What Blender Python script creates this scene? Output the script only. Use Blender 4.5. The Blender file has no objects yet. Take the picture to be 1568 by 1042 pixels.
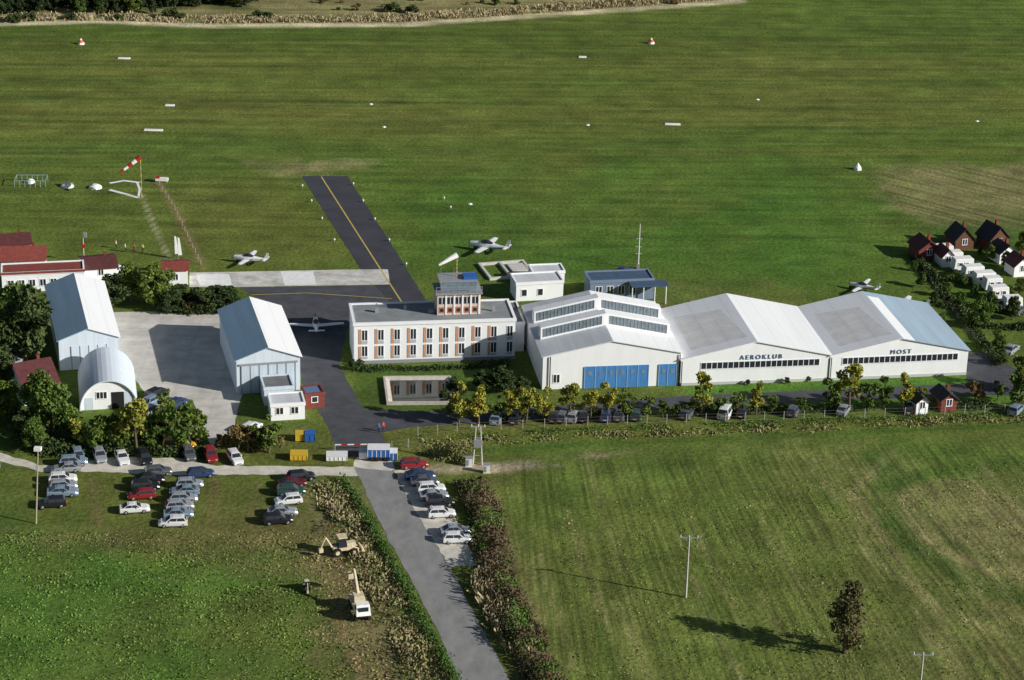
import bpy, bmesh, math, random
import numpy as np
from mathutils import Vector, Matrix
random.seed(7); rng=np.random.default_rng(11)
R=math.radians
# ---------------------------------------------------------------- survey frame
H=150.0; TH=R(22); F=3517.0; CX,CY=784.0,521.0; ROLL=R(1.5)
fw=Vector((0,math.cos(TH),-math.sin(TH))); up0=Vector((0,math.sin(TH),math.cos(TH))); rt0=Vector((1,0,0))
cu=up0*math.cos(ROLL)-rt0*math.sin(ROLL); cr=rt0*math.cos(ROLL)+up0*math.sin(ROLL)
def P(u,v,z=0.0):
    d=cr*((u-CX)/F)+fw-cu*((v-CY)/F); t=(z-H)/d.z
    return Vector((d.x*t,d.y*t,z))
scene=bpy.context.scene
def link(o,parent=None):
    scene.collection.objects.link(o)
    if parent is not None: o.parent=parent
    return o
cam=bpy.data.cameras.new("camera"); co=link(bpy.data.objects.new("camera",cam))
m=Matrix((( cr.x,cu.x,-fw.x),(cr.y,cu.y,-fw.y),(cr.z,cu.z,-fw.z))).to_4x4(); m.translation=Vector((0,0,H))
co.matrix_world=m; cam.sensor_width=36; cam.lens=36*F/1568; cam.clip_end=20000; cam.clip_start=1
scene.camera=co
# ---------------------------------------------------------------- light
EL=R(24); AZ=R(20)
S=Vector((math.cos(EL)*math.cos(AZ),-math.cos(EL)*math.sin(AZ),math.sin(EL)))
sl=bpy.data.lights.new("sun","SUN"); sl.energy=5.0; sl.angle=R(0.5); sl.color=(1,0.97,0.91)
so=link(bpy.data.objects.new("sun",sl)); so.rotation_euler=S.to_track_quat('Z','Y').to_euler(); so.location=(100,200,200)
w=bpy.data.worlds.new("World"); scene.world=w; w.use_nodes=True
nt=w.node_tree; bg=nt.nodes["Background"]; sk=nt.nodes.new("ShaderNodeTexSky"); sk.sky_type='NISHITA'; sk.sun_disc=False
sk.sun_elevation=EL; sk.sun_rotation=R(90)+AZ; bg.inputs[1].default_value=0.052
nt.links.new(sk.outputs[0],bg.inputs[0])
scene.view_settings.view_transform='Standard'; scene.view_settings.look='None'; scene.view_settings.exposure=0
# ---------------------------------------------------------------- materials
_m={}
def mat(name,col,rough=.7,n=None,metal=0.0,stretch=(1,1,1),bump=0,spec=.3,col2=None,ribs=0,tint=None):
    if name in _m: return _m[name]
    M=bpy.data.materials.new(name); M.use_nodes=True; t=M.node_tree; b=t.nodes["Principled BSDF"]
    b.inputs["Roughness"].default_value=rough; b.inputs["Metallic"].default_value=metal
    b.inputs["Specular IOR Level"].default_value=spec
    c4=(*col,1); b.inputs["Base Color"].default_value=c4
    last=None
    def mul(fac_socket,lo,hi,prev,a=.25,c=.75):
        mr=t.nodes.new("ShaderNodeMapRange"); mr.inputs[1].default_value=a; mr.inputs[2].default_value=c
        mr.inputs[3].default_value=lo; mr.inputs[4].default_value=hi
        t.links.new(fac_socket,mr.inputs[0])
        vm=t.nodes.new("ShaderNodeVectorMath"); vm.operation='SCALE'
        if prev is None: vm.inputs[0].default_value=col
        else: t.links.new(prev,vm.inputs[0])
        t.links.new(mr.outputs[0],vm.inputs[3]); return vm.outputs[0]
    if col2 is not None:
        gi=t.nodes.new("ShaderNodeNewGeometry"); mx=t.nodes.new("ShaderNodeMix"); mx.data_type='RGBA'
        mx.inputs[6].default_value=c4; mx.inputs[7].default_value=(*col2,1)
        oi=t.nodes.new("ShaderNodeObjectInfo"); ad=t.nodes.new("ShaderNodeMath"); ad.operation='MULTIPLY_ADD'
        t.links.new(gi.outputs["Random Per Island"],ad.inputs[0]); ad.inputs[1].default_value=.5
        m2=t.nodes.new("ShaderNodeMath"); m2.operation='MULTIPLY'; m2.inputs[1].default_value=.6; t.links.new(oi.outputs["Random"],m2.inputs[0])
        t.links.new(m2.outputs[0],ad.inputs[2]); t.links.new(ad.outputs[0],mx.inputs[0]); last=mx.outputs[2]
    tc=None
    if n:
        tc=t.nodes.new("ShaderNodeTexCoord"); mp=t.nodes.new("ShaderNodeMapping"); mp.inputs[3].default_value=stretch
        t.links.new(tc.outputs["Object"],mp.inputs[0])
        nz=t.nodes.new("ShaderNodeTexNoise"); nz.inputs["Scale"].default_value=n[0]; nz.inputs["Detail"].default_value=6; nz.inputs["Roughness"].default_value=.65
        t.links.new(mp.outputs[0],nz.inputs[0])
        last=mul(nz.outputs[0],1-n[1],1+n[1],last)
        if bump:
            bp=t.nodes.new("ShaderNodeBump"); bp.inputs["Strength"].default_value=bump; bp.inputs["Distance"].default_value=.1
            t.links.new(nz.outputs[0],bp.inputs["Height"]); t.links.new(bp.outputs[0],b.inputs["Normal"])
    if ribs and tc:
        sp=t.nodes.new("ShaderNodeSeparateXYZ"); t.links.new(tc.outputs["Object"],sp.inputs[0])
        for ax,per,dep in ((1,ribs,.84),(0,ribs*2.3,.9)):
            d_=t.nodes.new("ShaderNodeMath"); d_.operation='DIVIDE'; d_.inputs[1].default_value=per; t.links.new(sp.outputs[ax],d_.inputs[0])
            fr_=t.nodes.new("ShaderNodeMath"); fr_.operation='FRACT'; t.links.new(d_.outputs[0],fr_.inputs[0])
            last=mul(fr_.outputs[0],dep,1,last,.0,.12)
    if last is not None: t.links.new(last,b.inputs["Base Color"])
    _m[name]=M; return M
white=mat("white_painted_wall",(.92,.93,.94),.7,(.6,.05),stretch=(1,1,.3))
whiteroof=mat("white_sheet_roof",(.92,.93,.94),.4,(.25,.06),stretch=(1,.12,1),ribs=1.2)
greyroof=mat("grey_sheet_roof",(.62,.64,.67),.5,(.4,.18),stretch=(1,.15,1),ribs=1.2)
shadedblueroof=mat("shaded_blue_sheet_roof",(.27,.40,.52),.4,(.5,.12),stretch=(1,.1,1),ribs=1.0)  # blue sheet, darkened in colour to carry the shade of the left slopes
bluewhite=mat("pale_metal_wall",(.64,.72,.80),.45,(.8,.1),stretch=(3,1,.1))
darkroof=mat("bitumen_roof",(.17,.17,.18),.8,(.5,.25))
redroof=mat("red_tile_roof",(.24,.06,.045),.7,(1.5,.3))
maroon=mat("maroon_roof",(.11,.035,.035),.7,(1.2,.3))
glass=mat("dark_glass",(.03,.035,.045),.12,spec=.6)
skyglass=mat("grey_glazing",(.20,.26,.31),.35,(2,.35),spec=.5)
orange=mat("orange_panel",(.62,.32,.18),.6,(2,.15))
bluedoor=mat("blue_door",(.07,.24,.55),.55,(1.5,.2),stretch=(2,1,.3))
blue=mat("blue_paint",(.03,.13,.42),.4)
red=mat("red_paint",(.45,.03,.02),.45)
brick=mat("red_brown_wall",(.20,.05,.035),.7,(1.5,.25))
yellow=mat("yellow_paint",(.65,.42,.04),.5)
beige=mat("machine_cream",(.66,.56,.38),.55,(3,.3))
black=mat("black_rubber",(.02,.02,.02),.8)
grey=mat("grey_metal",(.3,.31,.33),.5,(3,.1))
concw=mat("concrete_post",(.5,.48,.44),.8,(3,.12))
asph=mat("asphalt",(.075,.077,.088),.9,(.35,.38),bump=.3)
asph2=mat("taxiway_asphalt",(.055,.057,.070),.9,(.22,.28))
roadm=mat("worn_asphalt_road",(.26,.255,.25),.9,(.5,.25),stretch=(1,.5,1),bump=.3)
conc=mat("concrete_slab",(.58,.55,.50),.85,(.25,.3),ribs=3.0)
gravel=mat("pale_gravel",(.62,.58,.50),.95,(.5,.32),bump=.5)
ylw=mat("yellow_marking",(.55,.43,.10),.8,(2,.3))
whm=mat("white_marking",(.84,.84,.82),.8,(1,.15))
stained=mat("stained_concrete",(.58,.56,.52),.85,(.35,.5))
bark=mat("bark",(.12,.09,.06),.9,(4,.3))
leafA=mat("leaf_green",(.06,.12,.018),.7,(.5,.4),col2=(.14,.19,.03))
leafY=mat("leaf_yellow_green",(.15,.20,.03),.7,(.6,.35),col2=(.42,.37,.05))
leafD=mat("leaf_dark_green",(.03,.06,.016),.8,(.5,.4),col2=(.08,.11,.03))
leafB=mat("leaf_brown",(.14,.085,.035),.8,(.5,.4),col2=(.22,.17,.06))
leafF=mat("leaf_forest",(.018,.038,.012),.8,(.5,.4),col2=(.045,.07,.02))
straw=mat("dry_grass_stems",(.36,.31,.16),.9,(.3,.4),col2=(.17,.18,.06))
strawP=mat("pale_reed_stems",(.60,.53,.36),.9,(.3,.3),col2=(.34,.28,.15))
hedgeM=mat("hedge_leaf",(.05,.115,.02),.8,(.4,.4),col2=(.10,.17,.03))
scrubM=mat("scrub_leaf",(.07,.065,.03),.8,(.2,.5),col2=(.19,.12,.075))
# ---------------------------------------------------------------- mesh builder
class MB:
    def __init__(s): s.v=[];s.f=[];s.m=[]
    def poly(s,pts,m=0):
        i=len(s.v); s.v+= [tuple(p) for p in pts]; s.f.append(tuple(range(i,i+len(pts)))); s.m.append(m)
    def hexa(s,b,t,m=0):
        i=len(s.v); s.v+=[tuple(p) for p in b]+[tuple(p) for p in t]; n=len(b)
        s.f.append(tuple(i+k for k in range(n))[::-1]); s.f.append(tuple(i+n+k for k in range(n)))
        for k in range(n): s.f.append((i+k,i+(k+1)%n,i+n+(k+1)%n,i+n+k))
        s.m+=[m]*(n+2)
    def box(s,x0,x1,y0,y1,z0,z1,m=0):
        s.hexa([(x0,y0,z0),(x1,y0,z0),(x1,y1,z0),(x0,y1,z0)],[(x0,y0,z1),(x1,y0,z1),(x1,y1,z1),(x0,y1,z1)],m)
    def cyl(s,p0,p1,r0,r1,n=8,m=0):
        p0=Vector(p0);p1=Vector(p1); d=(p1-p0).normalized(); a=d.orthogonal().normalized(); b=d.cross(a)
        ring=lambda p,r:[p+(a*math.cos(2*math.pi*k/n)+b*math.sin(2*math.pi*k/n))*r for k in range(n)]
        s.hexa(ring(p0,r0),ring(p1,max(r1,.001)),m)
    def loft(s,secs,m=0,caps=True):
        i=len(s.v); n=len(secs[0])
        for q in secs: s.v+=[tuple(p) for p in q]
        for a in range(len(secs)-1):
            for k in range(n):
                s.f.append((i+a*n+k,i+a*n+(k+1)%n,i+(a+1)*n+(k+1)%n,i+(a+1)*n+k)); s.m.append(m)
        if caps:
            s.f.append(tuple(i+k for k in range(n))[::-1]); s.m.append(m)
            e=i+(len(secs)-1)*n; s.f.append(tuple(e+k for k in range(n))); s.m.append(m)
    def mesh(s,name,mats,smooth=False,bevel=0):
        me=bpy.data.meshes.new(name); me.from_pydata(s.v,[],s.f)
        for q in mats: me.materials.append(q)
        me.polygons.foreach_set("material_index",s.m); 
        bm=bmesh.new(); bm.from_mesh(me); bmesh.ops.recalc_face_normals(bm,faces=bm.faces)
        bm.to_mesh(me); bm.free()
        if smooth: me.polygons.foreach_set("use_smooth",[True]*len(me.polygons))
        me.update(); return me
    def obj(s,name,mats,parent=None,loc=(0,0,0),rot=0,smooth=False,bevel=0):
        o=bpy.data.objects.new(name,s.mesh(name,mats,smooth)); o.location=loc; o.rotation_euler=(0,0,rot)
        if bevel:
            b=o.modifiers.new("bevel","BEVEL"); b.width=bevel; b.segments=1
        return link(o,parent)
def inst(me,name,loc,rot=0,sc=1,parent=None):
    o=bpy.data.objects.new(name,me); o.location=loc; o.rotation_euler=(0,0,rot)
    o.scale=sc if isinstance(sc,(tuple,list)) else (sc,sc,sc); return link(o,parent)
class Frame:
    def __init__(s,name,u1,v1,u2,v2,rot=None):
        s.A=P(u1,v1); B=P(u2,v2); d=B-s.A; s.w=d.length; s.rot=math.atan2(d.y,d.x) if rot is None else R(rot)
        s.e=bpy.data.objects.new(name,None); s.e.location=s.A; s.e.rotation_euler=(0,0,s.rot); link(s.e)
    def rel(s,u,v,z):
        q=P(u,v,z)-s.A; c,sn=math.cos(s.rot),math.sin(s.rot)
        return Vector((q.x*c+q.y*sn,-q.x*sn+q.y*c,z))
# ---------------------------------------------------------------- ground painting
_g={}
def vn(x,y,s,seed=0):
    if seed not in _g: _g[seed]=np.random.default_rng(seed+100).random((256,256))
    g=_g[seed]; a=x/s; b=y/s; i=np.floor(a).astype(int); j=np.floor(b).astype(int); fx=a-i; fy=b-j
    fx=fx*fx*(3-2*fx); fy=fy*fy*(3-2*fy); i0=i%256;i1=(i+1)%256;j0=j%256;j1=(j+1)%256
    return (g[i0,j0]*(1-fx)+g[i1,j0]*fx)*(1-fy)+(g[i0,j1]*(1-fx)+g[i1,j1]*fx)*fy
def sd(X,Y,poly):
    d=np.full(X.shape,1e9); ins=np.zeros(X.shape,bool); n=len(poly)
    for k in range(n):
        x1,y1=poly[k];x2,y2=poly[(k+1)%n]; ex,ey=x2-x1,y2-y1; L=ex*ex+ey*ey+1e-9
        t=np.clip(((X-x1)*ex+(Y-y1)*ey)/L,0,1); d=np.minimum(d,np.hypot(X-x1-t*ex,Y-y1-t*ey))
        c=((y1>Y)!=(y2>Y)); ins^= c&(X<(x2-x1)*(Y-y1)/((y2-y1) if abs(y2-y1)>1e-9 else 1e-9)+x1)
    return np.where(ins,d,-d)
def W(pts): return [tuple(P(u,v)[:2]) for u,v in pts]
def line_d(X,Y,pts):
    d=np.full(X.shape,1e9)
    for k in range(len(pts)-1):
        x1,y1=pts[k];x2,y2=pts[k+1]; ex,ey=x2-x1,y2-y1; L=ex*ex+ey*ey+1e-9
        t=np.clip(((X-x1)*ex+(Y-y1)*ey)/L,0,1); d=np.minimum(d,np.hypot(X-x1-t*ex,Y-y1-t*ey))
    return d
A=np.array
airG=A((.108,.158,.028)); olive=A((.165,.172,.040)); tan=A((.33,.275,.135)); strawC=A((.72,.63,.42)); lush=A((.070,.168,.024)); dk=A((.06,.108,.020)); brown=A((.21,.155,.075))
ops=[
 ([(-300,40),(1900,40),(1900,80),(-300,80)],airG*.8,6,.75,.3,20),
 ([(-300,85),(1900,85),(1900,118),(-300,118)],olive,6,.65,.5,25),
 ([(-300,150),(1900,140),(1900,185),(-300,215)],olive*1.0,7,.8,.5,25),
 ([(-300,215),(500,212),(1100,205),(1100,235),(300,262),(-300,255)],dk*1.35,5,.5,.5,22),
 ([(560,262),(1250,255),(1330,330),(1280,420),(1000,440),(640,400)],lush,14,.85,.35,22),
 ([(780,290),(1160,285),(1060,360),(800,380)],olive,12,.5,.7,15),
 ([(230,290),(470,275),(540,405),(320,410)],olive*.9,6,.7,.5,18),
 ([(1380,320),(1330,258),(1900,245),(1900,370),(1430,350)],tan*.85,3,.8,.5,6),
 ([(395,250),(560,248),(560,262),(430,266)],tan*1.1,3,.8,.7,5),
 ([(1050,440),(1190,440),(1195,462),(1000,462)],brown*1.2,4,.6,.7,6),
 ([(520,558),(800,552),(840,600),(700,640),(560,628)],dk*1.1,2,.9,.3,8),
 ([(1050,592),(1490,574),(1580,600),(1580,618),(1060,622)],lush*1.15,1,.95,.25,8),
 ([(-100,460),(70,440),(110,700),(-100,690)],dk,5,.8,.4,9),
 ([(1410,340),(1900,330),(1900,560),(1560,560),(1480,500)],lush*.75,6,.8,.6,9),
 ([(1520,380),(1650,380),(1650,560),(1540,560)],olive*.9,3,.7,.7,4),
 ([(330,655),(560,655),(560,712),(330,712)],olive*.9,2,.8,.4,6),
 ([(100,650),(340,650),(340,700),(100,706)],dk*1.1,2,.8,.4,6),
 ([(560,650),(1700,628),(1700,652),(900,682),(600,716),(560,700)],olive*.95,2,.9,.4,6),
 ([(-200,722),(540,730),(720,1100),(-200,1100)],A((.115,.155,.034)),3,.95,.2,18),
 ([(-200,822),(120,825),(300,900),(250,1100),(-200,1100)],lush*1.12,16,.9,.6,14),
 ([(60,722),(540,735),(500,850),(300,830),(60,800)],olive*.85,6,.75,.5,9),
 ([(300,810),(480,800),(500,880),(330,850)],brown,8,.7,.7,8),
 ([(0,818),(300,822),(460,812),(460,824),(200,834),(0,830)],brown,2,.55,.6,8),
 ([(470,735),(540,735),(600,865),(690,1060),(580,1060),(500,900)],tan*.75,2,.85,.6,3),
 ([(470,840),(540,840),(590,1060),(530,1060),(495,960)],brown*1.15,3,.75,.6,4),
 ([(720,700),(1700,650),(1900,1100),(820,1100)],A((.135,.165,.038)),3,1,.2,25),
 ([(800,690),(1700,655),(1700,700),(1300,720),(850,740)],A((.095,.165,.028)),10,.8,.6,16),
 ([(860,740),(1180,700),(1330,820),(1300,1000),(900,1060)],A((.105,.16,.030)),20,.7,.7,16),
 ([(1380,760),(1460,740),(1600,760),(1700,860),(1500,870),(1400,830)],A((.26,.235,.10)),5,.8,.5,6),
 ([(1420,880),(1640,850),(1700,1060),(1460,1060)],A((.24,.22,.085)),9,.65,.6,6),
 ([(1190,690),(1330,690),(1400,760),(1330,790)],A((.23,.22,.08)),7,.65,.7,5),
 ([(850,850),(960,840),(1060,1050),(900,1060)],A((.19,.19,.06)),9,.45,.7,6),
 ([(1180,780),(1300,800),(1360,1060),(1240,1060)],A((.19,.185,.065)),10,.45,.7,7),
 ([(610,716),(690,712),(800,708),(850,712),(800,722),(690,726),(610,728)],A((.50,.40,.30)),.8,.95,.4,4),
 ([(850,700),(980,690),(930,700)],A((.38,.29,.19)),1,.7,.6,3),
 ([(720,735),(750,735),(790,880),(860,1060),(800,1060),(740,900)],A((.14,.11,.05)),2,.85,.4,4),
 ([(-500,-70),(1150,-90),(1120,4),(830,24),(620,37),(330,38),(150,30),(-500,40)],tan*.95,3,.95,.4,9),
 ([(-500,-70),(420,-70),(380,14),(-500,22)],dk*.6,4,.9,.3,9),
]
ops=[(W(p),c,s,st,b,sc) for p,c,s,st,b,sc in ops]
lines=[
 ([(-50,38),(150,33),(330,40),(620,38),(830,24),(1000,12),(1130,2)],strawC,2.2,.9),
 ([(217,300),(235,345),(262,402)],strawC*.7,.35,.6),([(240,276),(268,320),(312,412)],brown*1.3,.8,.8),
 ([(1340,700),(1365,735),(1350,765),(1362,800),(1410,850),(1500,895),(1600,930)],dk*1.1,2.2,.75),([(1362,745),(1400,728),(1480,716),(1600,700)],dk*1.1,1.8,.6),
 ([(1385,760),(1392,800),(1440,845),(1520,875)],A((.34,.30,.14)),.8,.6),([(1410,765),(1420,800),(1460,835),(1560,868)],dk*1.2,.8,.5),([(1370,690),(1300,760),(1330,850),(1440,930),(1580,990)],A((.30,.27,.12)),.8,.45),
 ([(760,760),(800,900),(860,1045)],A((.28,.25,.11)),.5,.5),([(500,760),(540,900),(600,1045)],brown,.6,.6),([(515,940),(560,1050)],brown*1.3,.5,.7),([(500,950),(545,1050)],dk*.8,.4,.6),([(255,985),(285,1045)],dk*.8,.4,.6),([(243,985),(273,1045)],dk*.8,.4,.5),
 ([(0,100),(1568,108)],dk,1.2,.6),([(0,150),(800,160),(1568,170)],dk,1.4,.6),([(0,185),(1568,200)],dk,1.4,.5),([(0,122),(1568,125)],dk,1.0,.45),([(0,66),(1568,66)],olive,1.4,.6),([(0,240),(1568,232)],olive*1.1,1.4,.4),([(0,88),(1568,86)],dk,.9,.4),([(0,138),(1568,140)],olive*1.15,1.2,.45),
 ([(740,690),(1000,676),(1568,650)],lush*.7,1.0,.7),([(0,810),(120,806),(260,812)],brown,.5,.4),([(140,735),(150,800)],brown,.7,.5),([(330,735),(325,800)],brown,.8,.5),([(395,738),(385,810)],brown,.6,.4),
]
_r=random.Random(5)
for k in range(34):
    u0=_r.uniform(800,1560); v0=_r.uniform(700,1000); L_=_r.uniform(60,200); s_=.28+.55*(u0-800)/760
    lines.append(([(u0,v0),(u0+L_*s_*.5,v0+L_*.5),(u0+L_*s_*1.05,v0+L_)],A((.29,.26,.11)) if k%3 else dk*1.2,_r.uniform(.35,.7),_r.uniform(.3,.55)))
lines=[(W(p),c,w_,st) for p,c,w_,st in lines]
def gcolor(X,Y):
    C=np.empty(X.shape+(3,)); C[:]=airG*1.02
    t=np.clip((vn(X,Y,60,1)-.35)*2,0,1)[...,None]; C=C*(1-t*.35)+olive*t*.35
    for k,(p,c,s,st,b,sc) in enumerate(ops):
        pa=A(p); x0,y0=pa.min(0)-s*2-5; x1,y1=pa.max(0)+s*2+5
        q=(X>x0)&(X<x1)&(Y>y0)&(Y<y1)
        if not q.any(): continue
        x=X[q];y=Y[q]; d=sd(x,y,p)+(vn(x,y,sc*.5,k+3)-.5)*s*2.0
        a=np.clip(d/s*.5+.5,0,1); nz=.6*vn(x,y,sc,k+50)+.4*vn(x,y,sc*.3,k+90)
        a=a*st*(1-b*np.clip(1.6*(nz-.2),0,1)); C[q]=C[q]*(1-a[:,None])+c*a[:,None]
    for k,(p,c,wd,st) in enumerate(lines):
        pa=A(p); x0,y0=pa.min(0)-wd*3; x1,y1=pa.max(0)+wd*3; q=(X>x0)&(X<x1)&(Y>y0)&(Y<y1)
        if not q.any(): continue
        x=X[q];y=Y[q]; d=line_d(x,y,p); a=np.clip(1.5-d/wd,0,1)*st*(.4+.9*vn(x,y,4,k+150)); a=np.clip(a,0,1); C[q]=C[q]*(1-a[:,None])+c*a[:,None]
    nz=1+.26*(vn(X,Y,7,200)-.5)+.22*(vn(X,Y,2.3,201)-.5); return np.clip(C*nz[...,None],0.002,.9)
xs=np.concatenate([-np.geomspace(9000,190,14),np.arange(-180,181,.8),np.geomspace(190,9000,14)])
ys=np.concatenate([-np.geomspace(6000,20,8),[60,150,210,240],np.arange(248,345,.6),np.arange(345,700,1.2),np.geomspace(705,14000,16)])
X,Y=np.meshgrid(xs,ys); nx,ny=len(xs),len(ys)
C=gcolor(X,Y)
me=bpy.data.meshes.new("ground"); nv=nx*ny; me.vertices.add(nv)
Z=np.zeros_like(X); me.vertices.foreach_set("co",np.stack([X,Y,Z],-1).astype(np.float32).ravel())
ii=(np.arange(ny-1)[:,None]*nx+np.arange(nx-1)[None,:]); fq=np.stack([ii,ii+1,ii+nx+1,ii+nx],-1).reshape(-1,4)
def fill(me,fq):
    n,k=fq.shape; me.loops.add(n*k); me.loops.foreach_set("vertex_index",fq.astype(np.int32).ravel())
    me.polygons.add(n); me.polygons.foreach_set("loop_start",(np.arange(n)*k).astype(np.int32)); 
    me.update(calc_edges=True)
fill(me,fq)
at=me.attributes.new("gcol","FLOAT_COLOR","POINT"); at.data.foreach_set("color",np.concatenate([C,np.ones(C.shape[:2]+(1,))],-1).astype(np.float32).ravel())
fieldR=sd(X,Y,W([(720,705),(1800,650),(2100,1150),(820,1150)])); fr=np.clip(fieldR/4,0,1)
fieldT=np.clip(sd(X,Y,W([(1380,320),(1330,258),(1900,245),(1900,370),(1430,350)]))/3,0,1)
air=np.clip((Y-405)/20,0,1)*(1-fieldT)
ang=R(11)+np.clip((X-20)/60,-0.3,1)*R(12)
c1=X*np.cos(ang)+Y*np.sin(ang)*1.0+3*vn(X,Y,30,300); a1=-X*np.sin(ang)+Y*np.cos(ang)
c2=Y-.07*X; a2=X
c3=X*math.cos(.9)+Y*math.sin(.9); a3=Y
ca=np.where(fr>0,c1,np.where(fieldT>0,c3,c2*.45)); al=np.where(fr>0,a1,np.where(fieldT>0,a3,a2*.6))
fv=np.stack([ca,al*.05,np.zeros_like(ca)],-1)
at=me.attributes.new("fvec","FLOAT_VECTOR","POINT"); at.data.foreach_set("vector",fv.astype(np.float32).ravel())
at=me.attributes.new("fur","FLOAT","POINT"); at.data.foreach_set("value",(np.clip(fr*.85+fieldT*.9+air*.6,0,1)).astype(np.float32).ravel())
M=bpy.data.materials.new("grass_field_ground"); M.use_nodes=True; t=M.node_tree; b=t.nodes["Principled BSDF"]; b.inputs["Roughness"].default_value=.95; b.inputs["Specular IOR Level"].default_value=.1
def N(k,**kw):
    q=t.nodes.new(k)
    for a_,v_ in kw.items(): setattr(q,a_,v_)
    return q
def noise(src,scale,detail,lo,hi,a=.3,c=.7,rough=.6):
    q=N("ShaderNodeTexNoise"); q.inputs["Scale"].default_value=scale; q.inputs["Detail"].default_value=detail; q.inputs["Roughness"].default_value=rough
    t.links.new(src,q.inputs[0]); r_=N("ShaderNodeMapRange"); r_.inputs[1].default_value=a; r_.inputs[2].default_value=c; r_.inputs[3].default_value=lo; r_.inputs[4].default_value=hi
    t.links.new(q.outputs[0],r_.inputs[0]); return r_.outputs[0],q.outputs[0]
ga=N("ShaderNodeAttribute",attribute_name="gcol"); gf=N("ShaderNodeAttribute",attribute_name="fvec"); gu=N("ShaderNodeAttribute",attribute_name="fur")
ge=N("ShaderNodeNewGeometry")
n1,r1=noise(ge.outputs["Position"],1.3,5,.68,1.32); n2,r2=noise(ge.outputs["Position"],.16,6,.84,1.16,.35,.65); n3,r3=noise(gf.outputs["Vector"],.75,3,.64,1.38,.36,.64)
def scl(v,s):
    q=N("ShaderNodeVectorMath",operation='SCALE'); t.links.new(v,q.inputs[0]); t.links.new(s,q.inputs[3]); return q.outputs[0]
mx=N("ShaderNodeMix"); mx.inputs[2].default_value=1; t.links.new(gu.outputs["Fac"],mx.inputs[0]); t.links.new(n3,mx.inputs[3])
c=scl(scl(scl(ga.outputs["Color"],n1),n2),mx.outputs[0])
n4,_=noise(ge.outputs["Position"],.5,8,0,.42,.55,.72,.78)
mm=N("ShaderNodeMix",data_type='RGBA'); t.links.new(n4,mm.inputs[0]); t.links.new(c,mm.inputs[6]); mm.inputs[7].default_value=(.26,.23,.09,1)
of=N("ShaderNodeVectorMath",operation='ADD'); of.inputs[1].default_value=(57,31,4); t.links.new(ge.outputs["Position"],of.inputs[0])
n5,_=noise(of.outputs[0],.7,8,0,.5,.54,.70,.8)
m3=N("ShaderNodeMix",data_type='RGBA'); t.links.new(n5,m3.inputs[0]); t.links.new(mm.outputs[2],m3.inputs[6]); m3.inputs[7].default_value=(.042,.085,.016,1)
t.links.new(m3.outputs[2],b.inputs["Base Color"])
bp=N("ShaderNodeBump"); bp.inputs["Strength"].default_value=.8; bp.inputs["Distance"].default_value=.25; t.links.new(r1,bp.inputs["Height"]); t.links.new(bp.outputs[0],b.inputs["Normal"])
me.materials.append(M); link(bpy.data.objects.new("ground",me))
# ---------------------------------------------------------------- flat sheets
def densify(pts,step=2.0,jit=.0):
    out=[]
    for k in range(len(pts)):
        a=Vector(pts[k]);b_=Vector(pts[(k+1)%len(pts)]); n=max(1,int((b_-a).length/step))
        for q in range(n):
            p=a.lerp(b_,q/n); out.append((p.x+random.uniform(-jit,jit),p.y+random.uniform(-jit,jit)))
    return out
def sheet(name,px,z,mt,jit=.15,world=False,parent=None):
    pts=px if world else W(px); pts=densify(pts,1.5,jit)
    bm=bmesh.new(); vs=[bm.verts.new((x,y,z)) for x,y in pts]; f=bm.faces.new(vs); bmesh.ops.triangulate(bm,faces=[f])
    bmesh.ops.recalc_face_normals(bm,faces=bm.faces)
    for f in bm.faces:
        if f.normal.z<0: f.normal_flip()
    me=bpy.data.meshes.new(name); bm.to_mesh(me); bm.free(); me.materials.append(mt); return link(bpy.data.objects.new(name,me),parent)
def ribbon(name,px,w,z,mt,jit=0):
    p=[Vector(q) for q in W(px)]; L=[];Rr=[]
    for k in range(len(p)):
        d=(p[min(k+1,len(p)-1)]-p[max(k-1,0)]).normalized(); n=Vector((-d.y,d.x))*w/2; L.append(tuple(p[k]+n)); Rr.append(tuple(p[k]-n))
    return sheet(name,L+Rr[::-1],z,mt,jit,True)
sheet("concrete_yard",[(168,478),(335,476),(372,602),(352,678),(322,680),(296,612),(225,604),(188,560)],.006,conc)
sheet("apron_asphalt",[(366,441),(600,437),(655,462),(775,470),(780,500),(532,500),(520,560),(548,612),(560,628),(700,632),(1060,606),(1480,588),(1478,540),(1512,540),(1600,592),(1600,606),(1500,606),(1062,622),(860,640),(640,654),(585,662),(600,700),(520,700),(505,660),(470,600),(455,560),(420,470)],.012,asph)
sheet("taxiway",[(462,270),(532,270),(598,372),(656,466),(600,466),(552,412)],.020,asph2,.08)
sheet("concrete_apron_strip",[(290,418),(551,413),(594,413),(597,436),(366,440),(290,440)],.028,stained,.05)
ribbon("taxiway_centre_line",[(492,271),(552,365),(615,463)],.28,.036,ylw)
ribbon("apron_line",[(385,452),(470,449),(600,458)],.2,.036,ylw)
sheet("access_road",[(543,716),(602,722),(640,790),(690,870),(737,960),(790,1060),(710,1060),(672,970),(625,880),(578,795)],.020,roadm,.15)
sheet("dirt_track",[(-60,685),(0,694),(60,712),(110,713),(170,700),(270,702),(330,713),(540,716),(545,700),(600,702),(604,726),(543,730),(420,727),(250,728),(150,722),(60,723),(0,705),(-60,695)],.012,gravel,.25)
sheet("roadside_parking_strip",[(602,722),(640,718),(700,800),(735,868),(688,868),(640,790)],.012,gravel,.3)
for k,px in enumerate([[(430,416),(480,416),(484,436),(436,437)],[(300,420),(350,420),(356,438),(306,438)]]):
    sheet("concrete_patch",px,.034,whm,.1)
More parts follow.
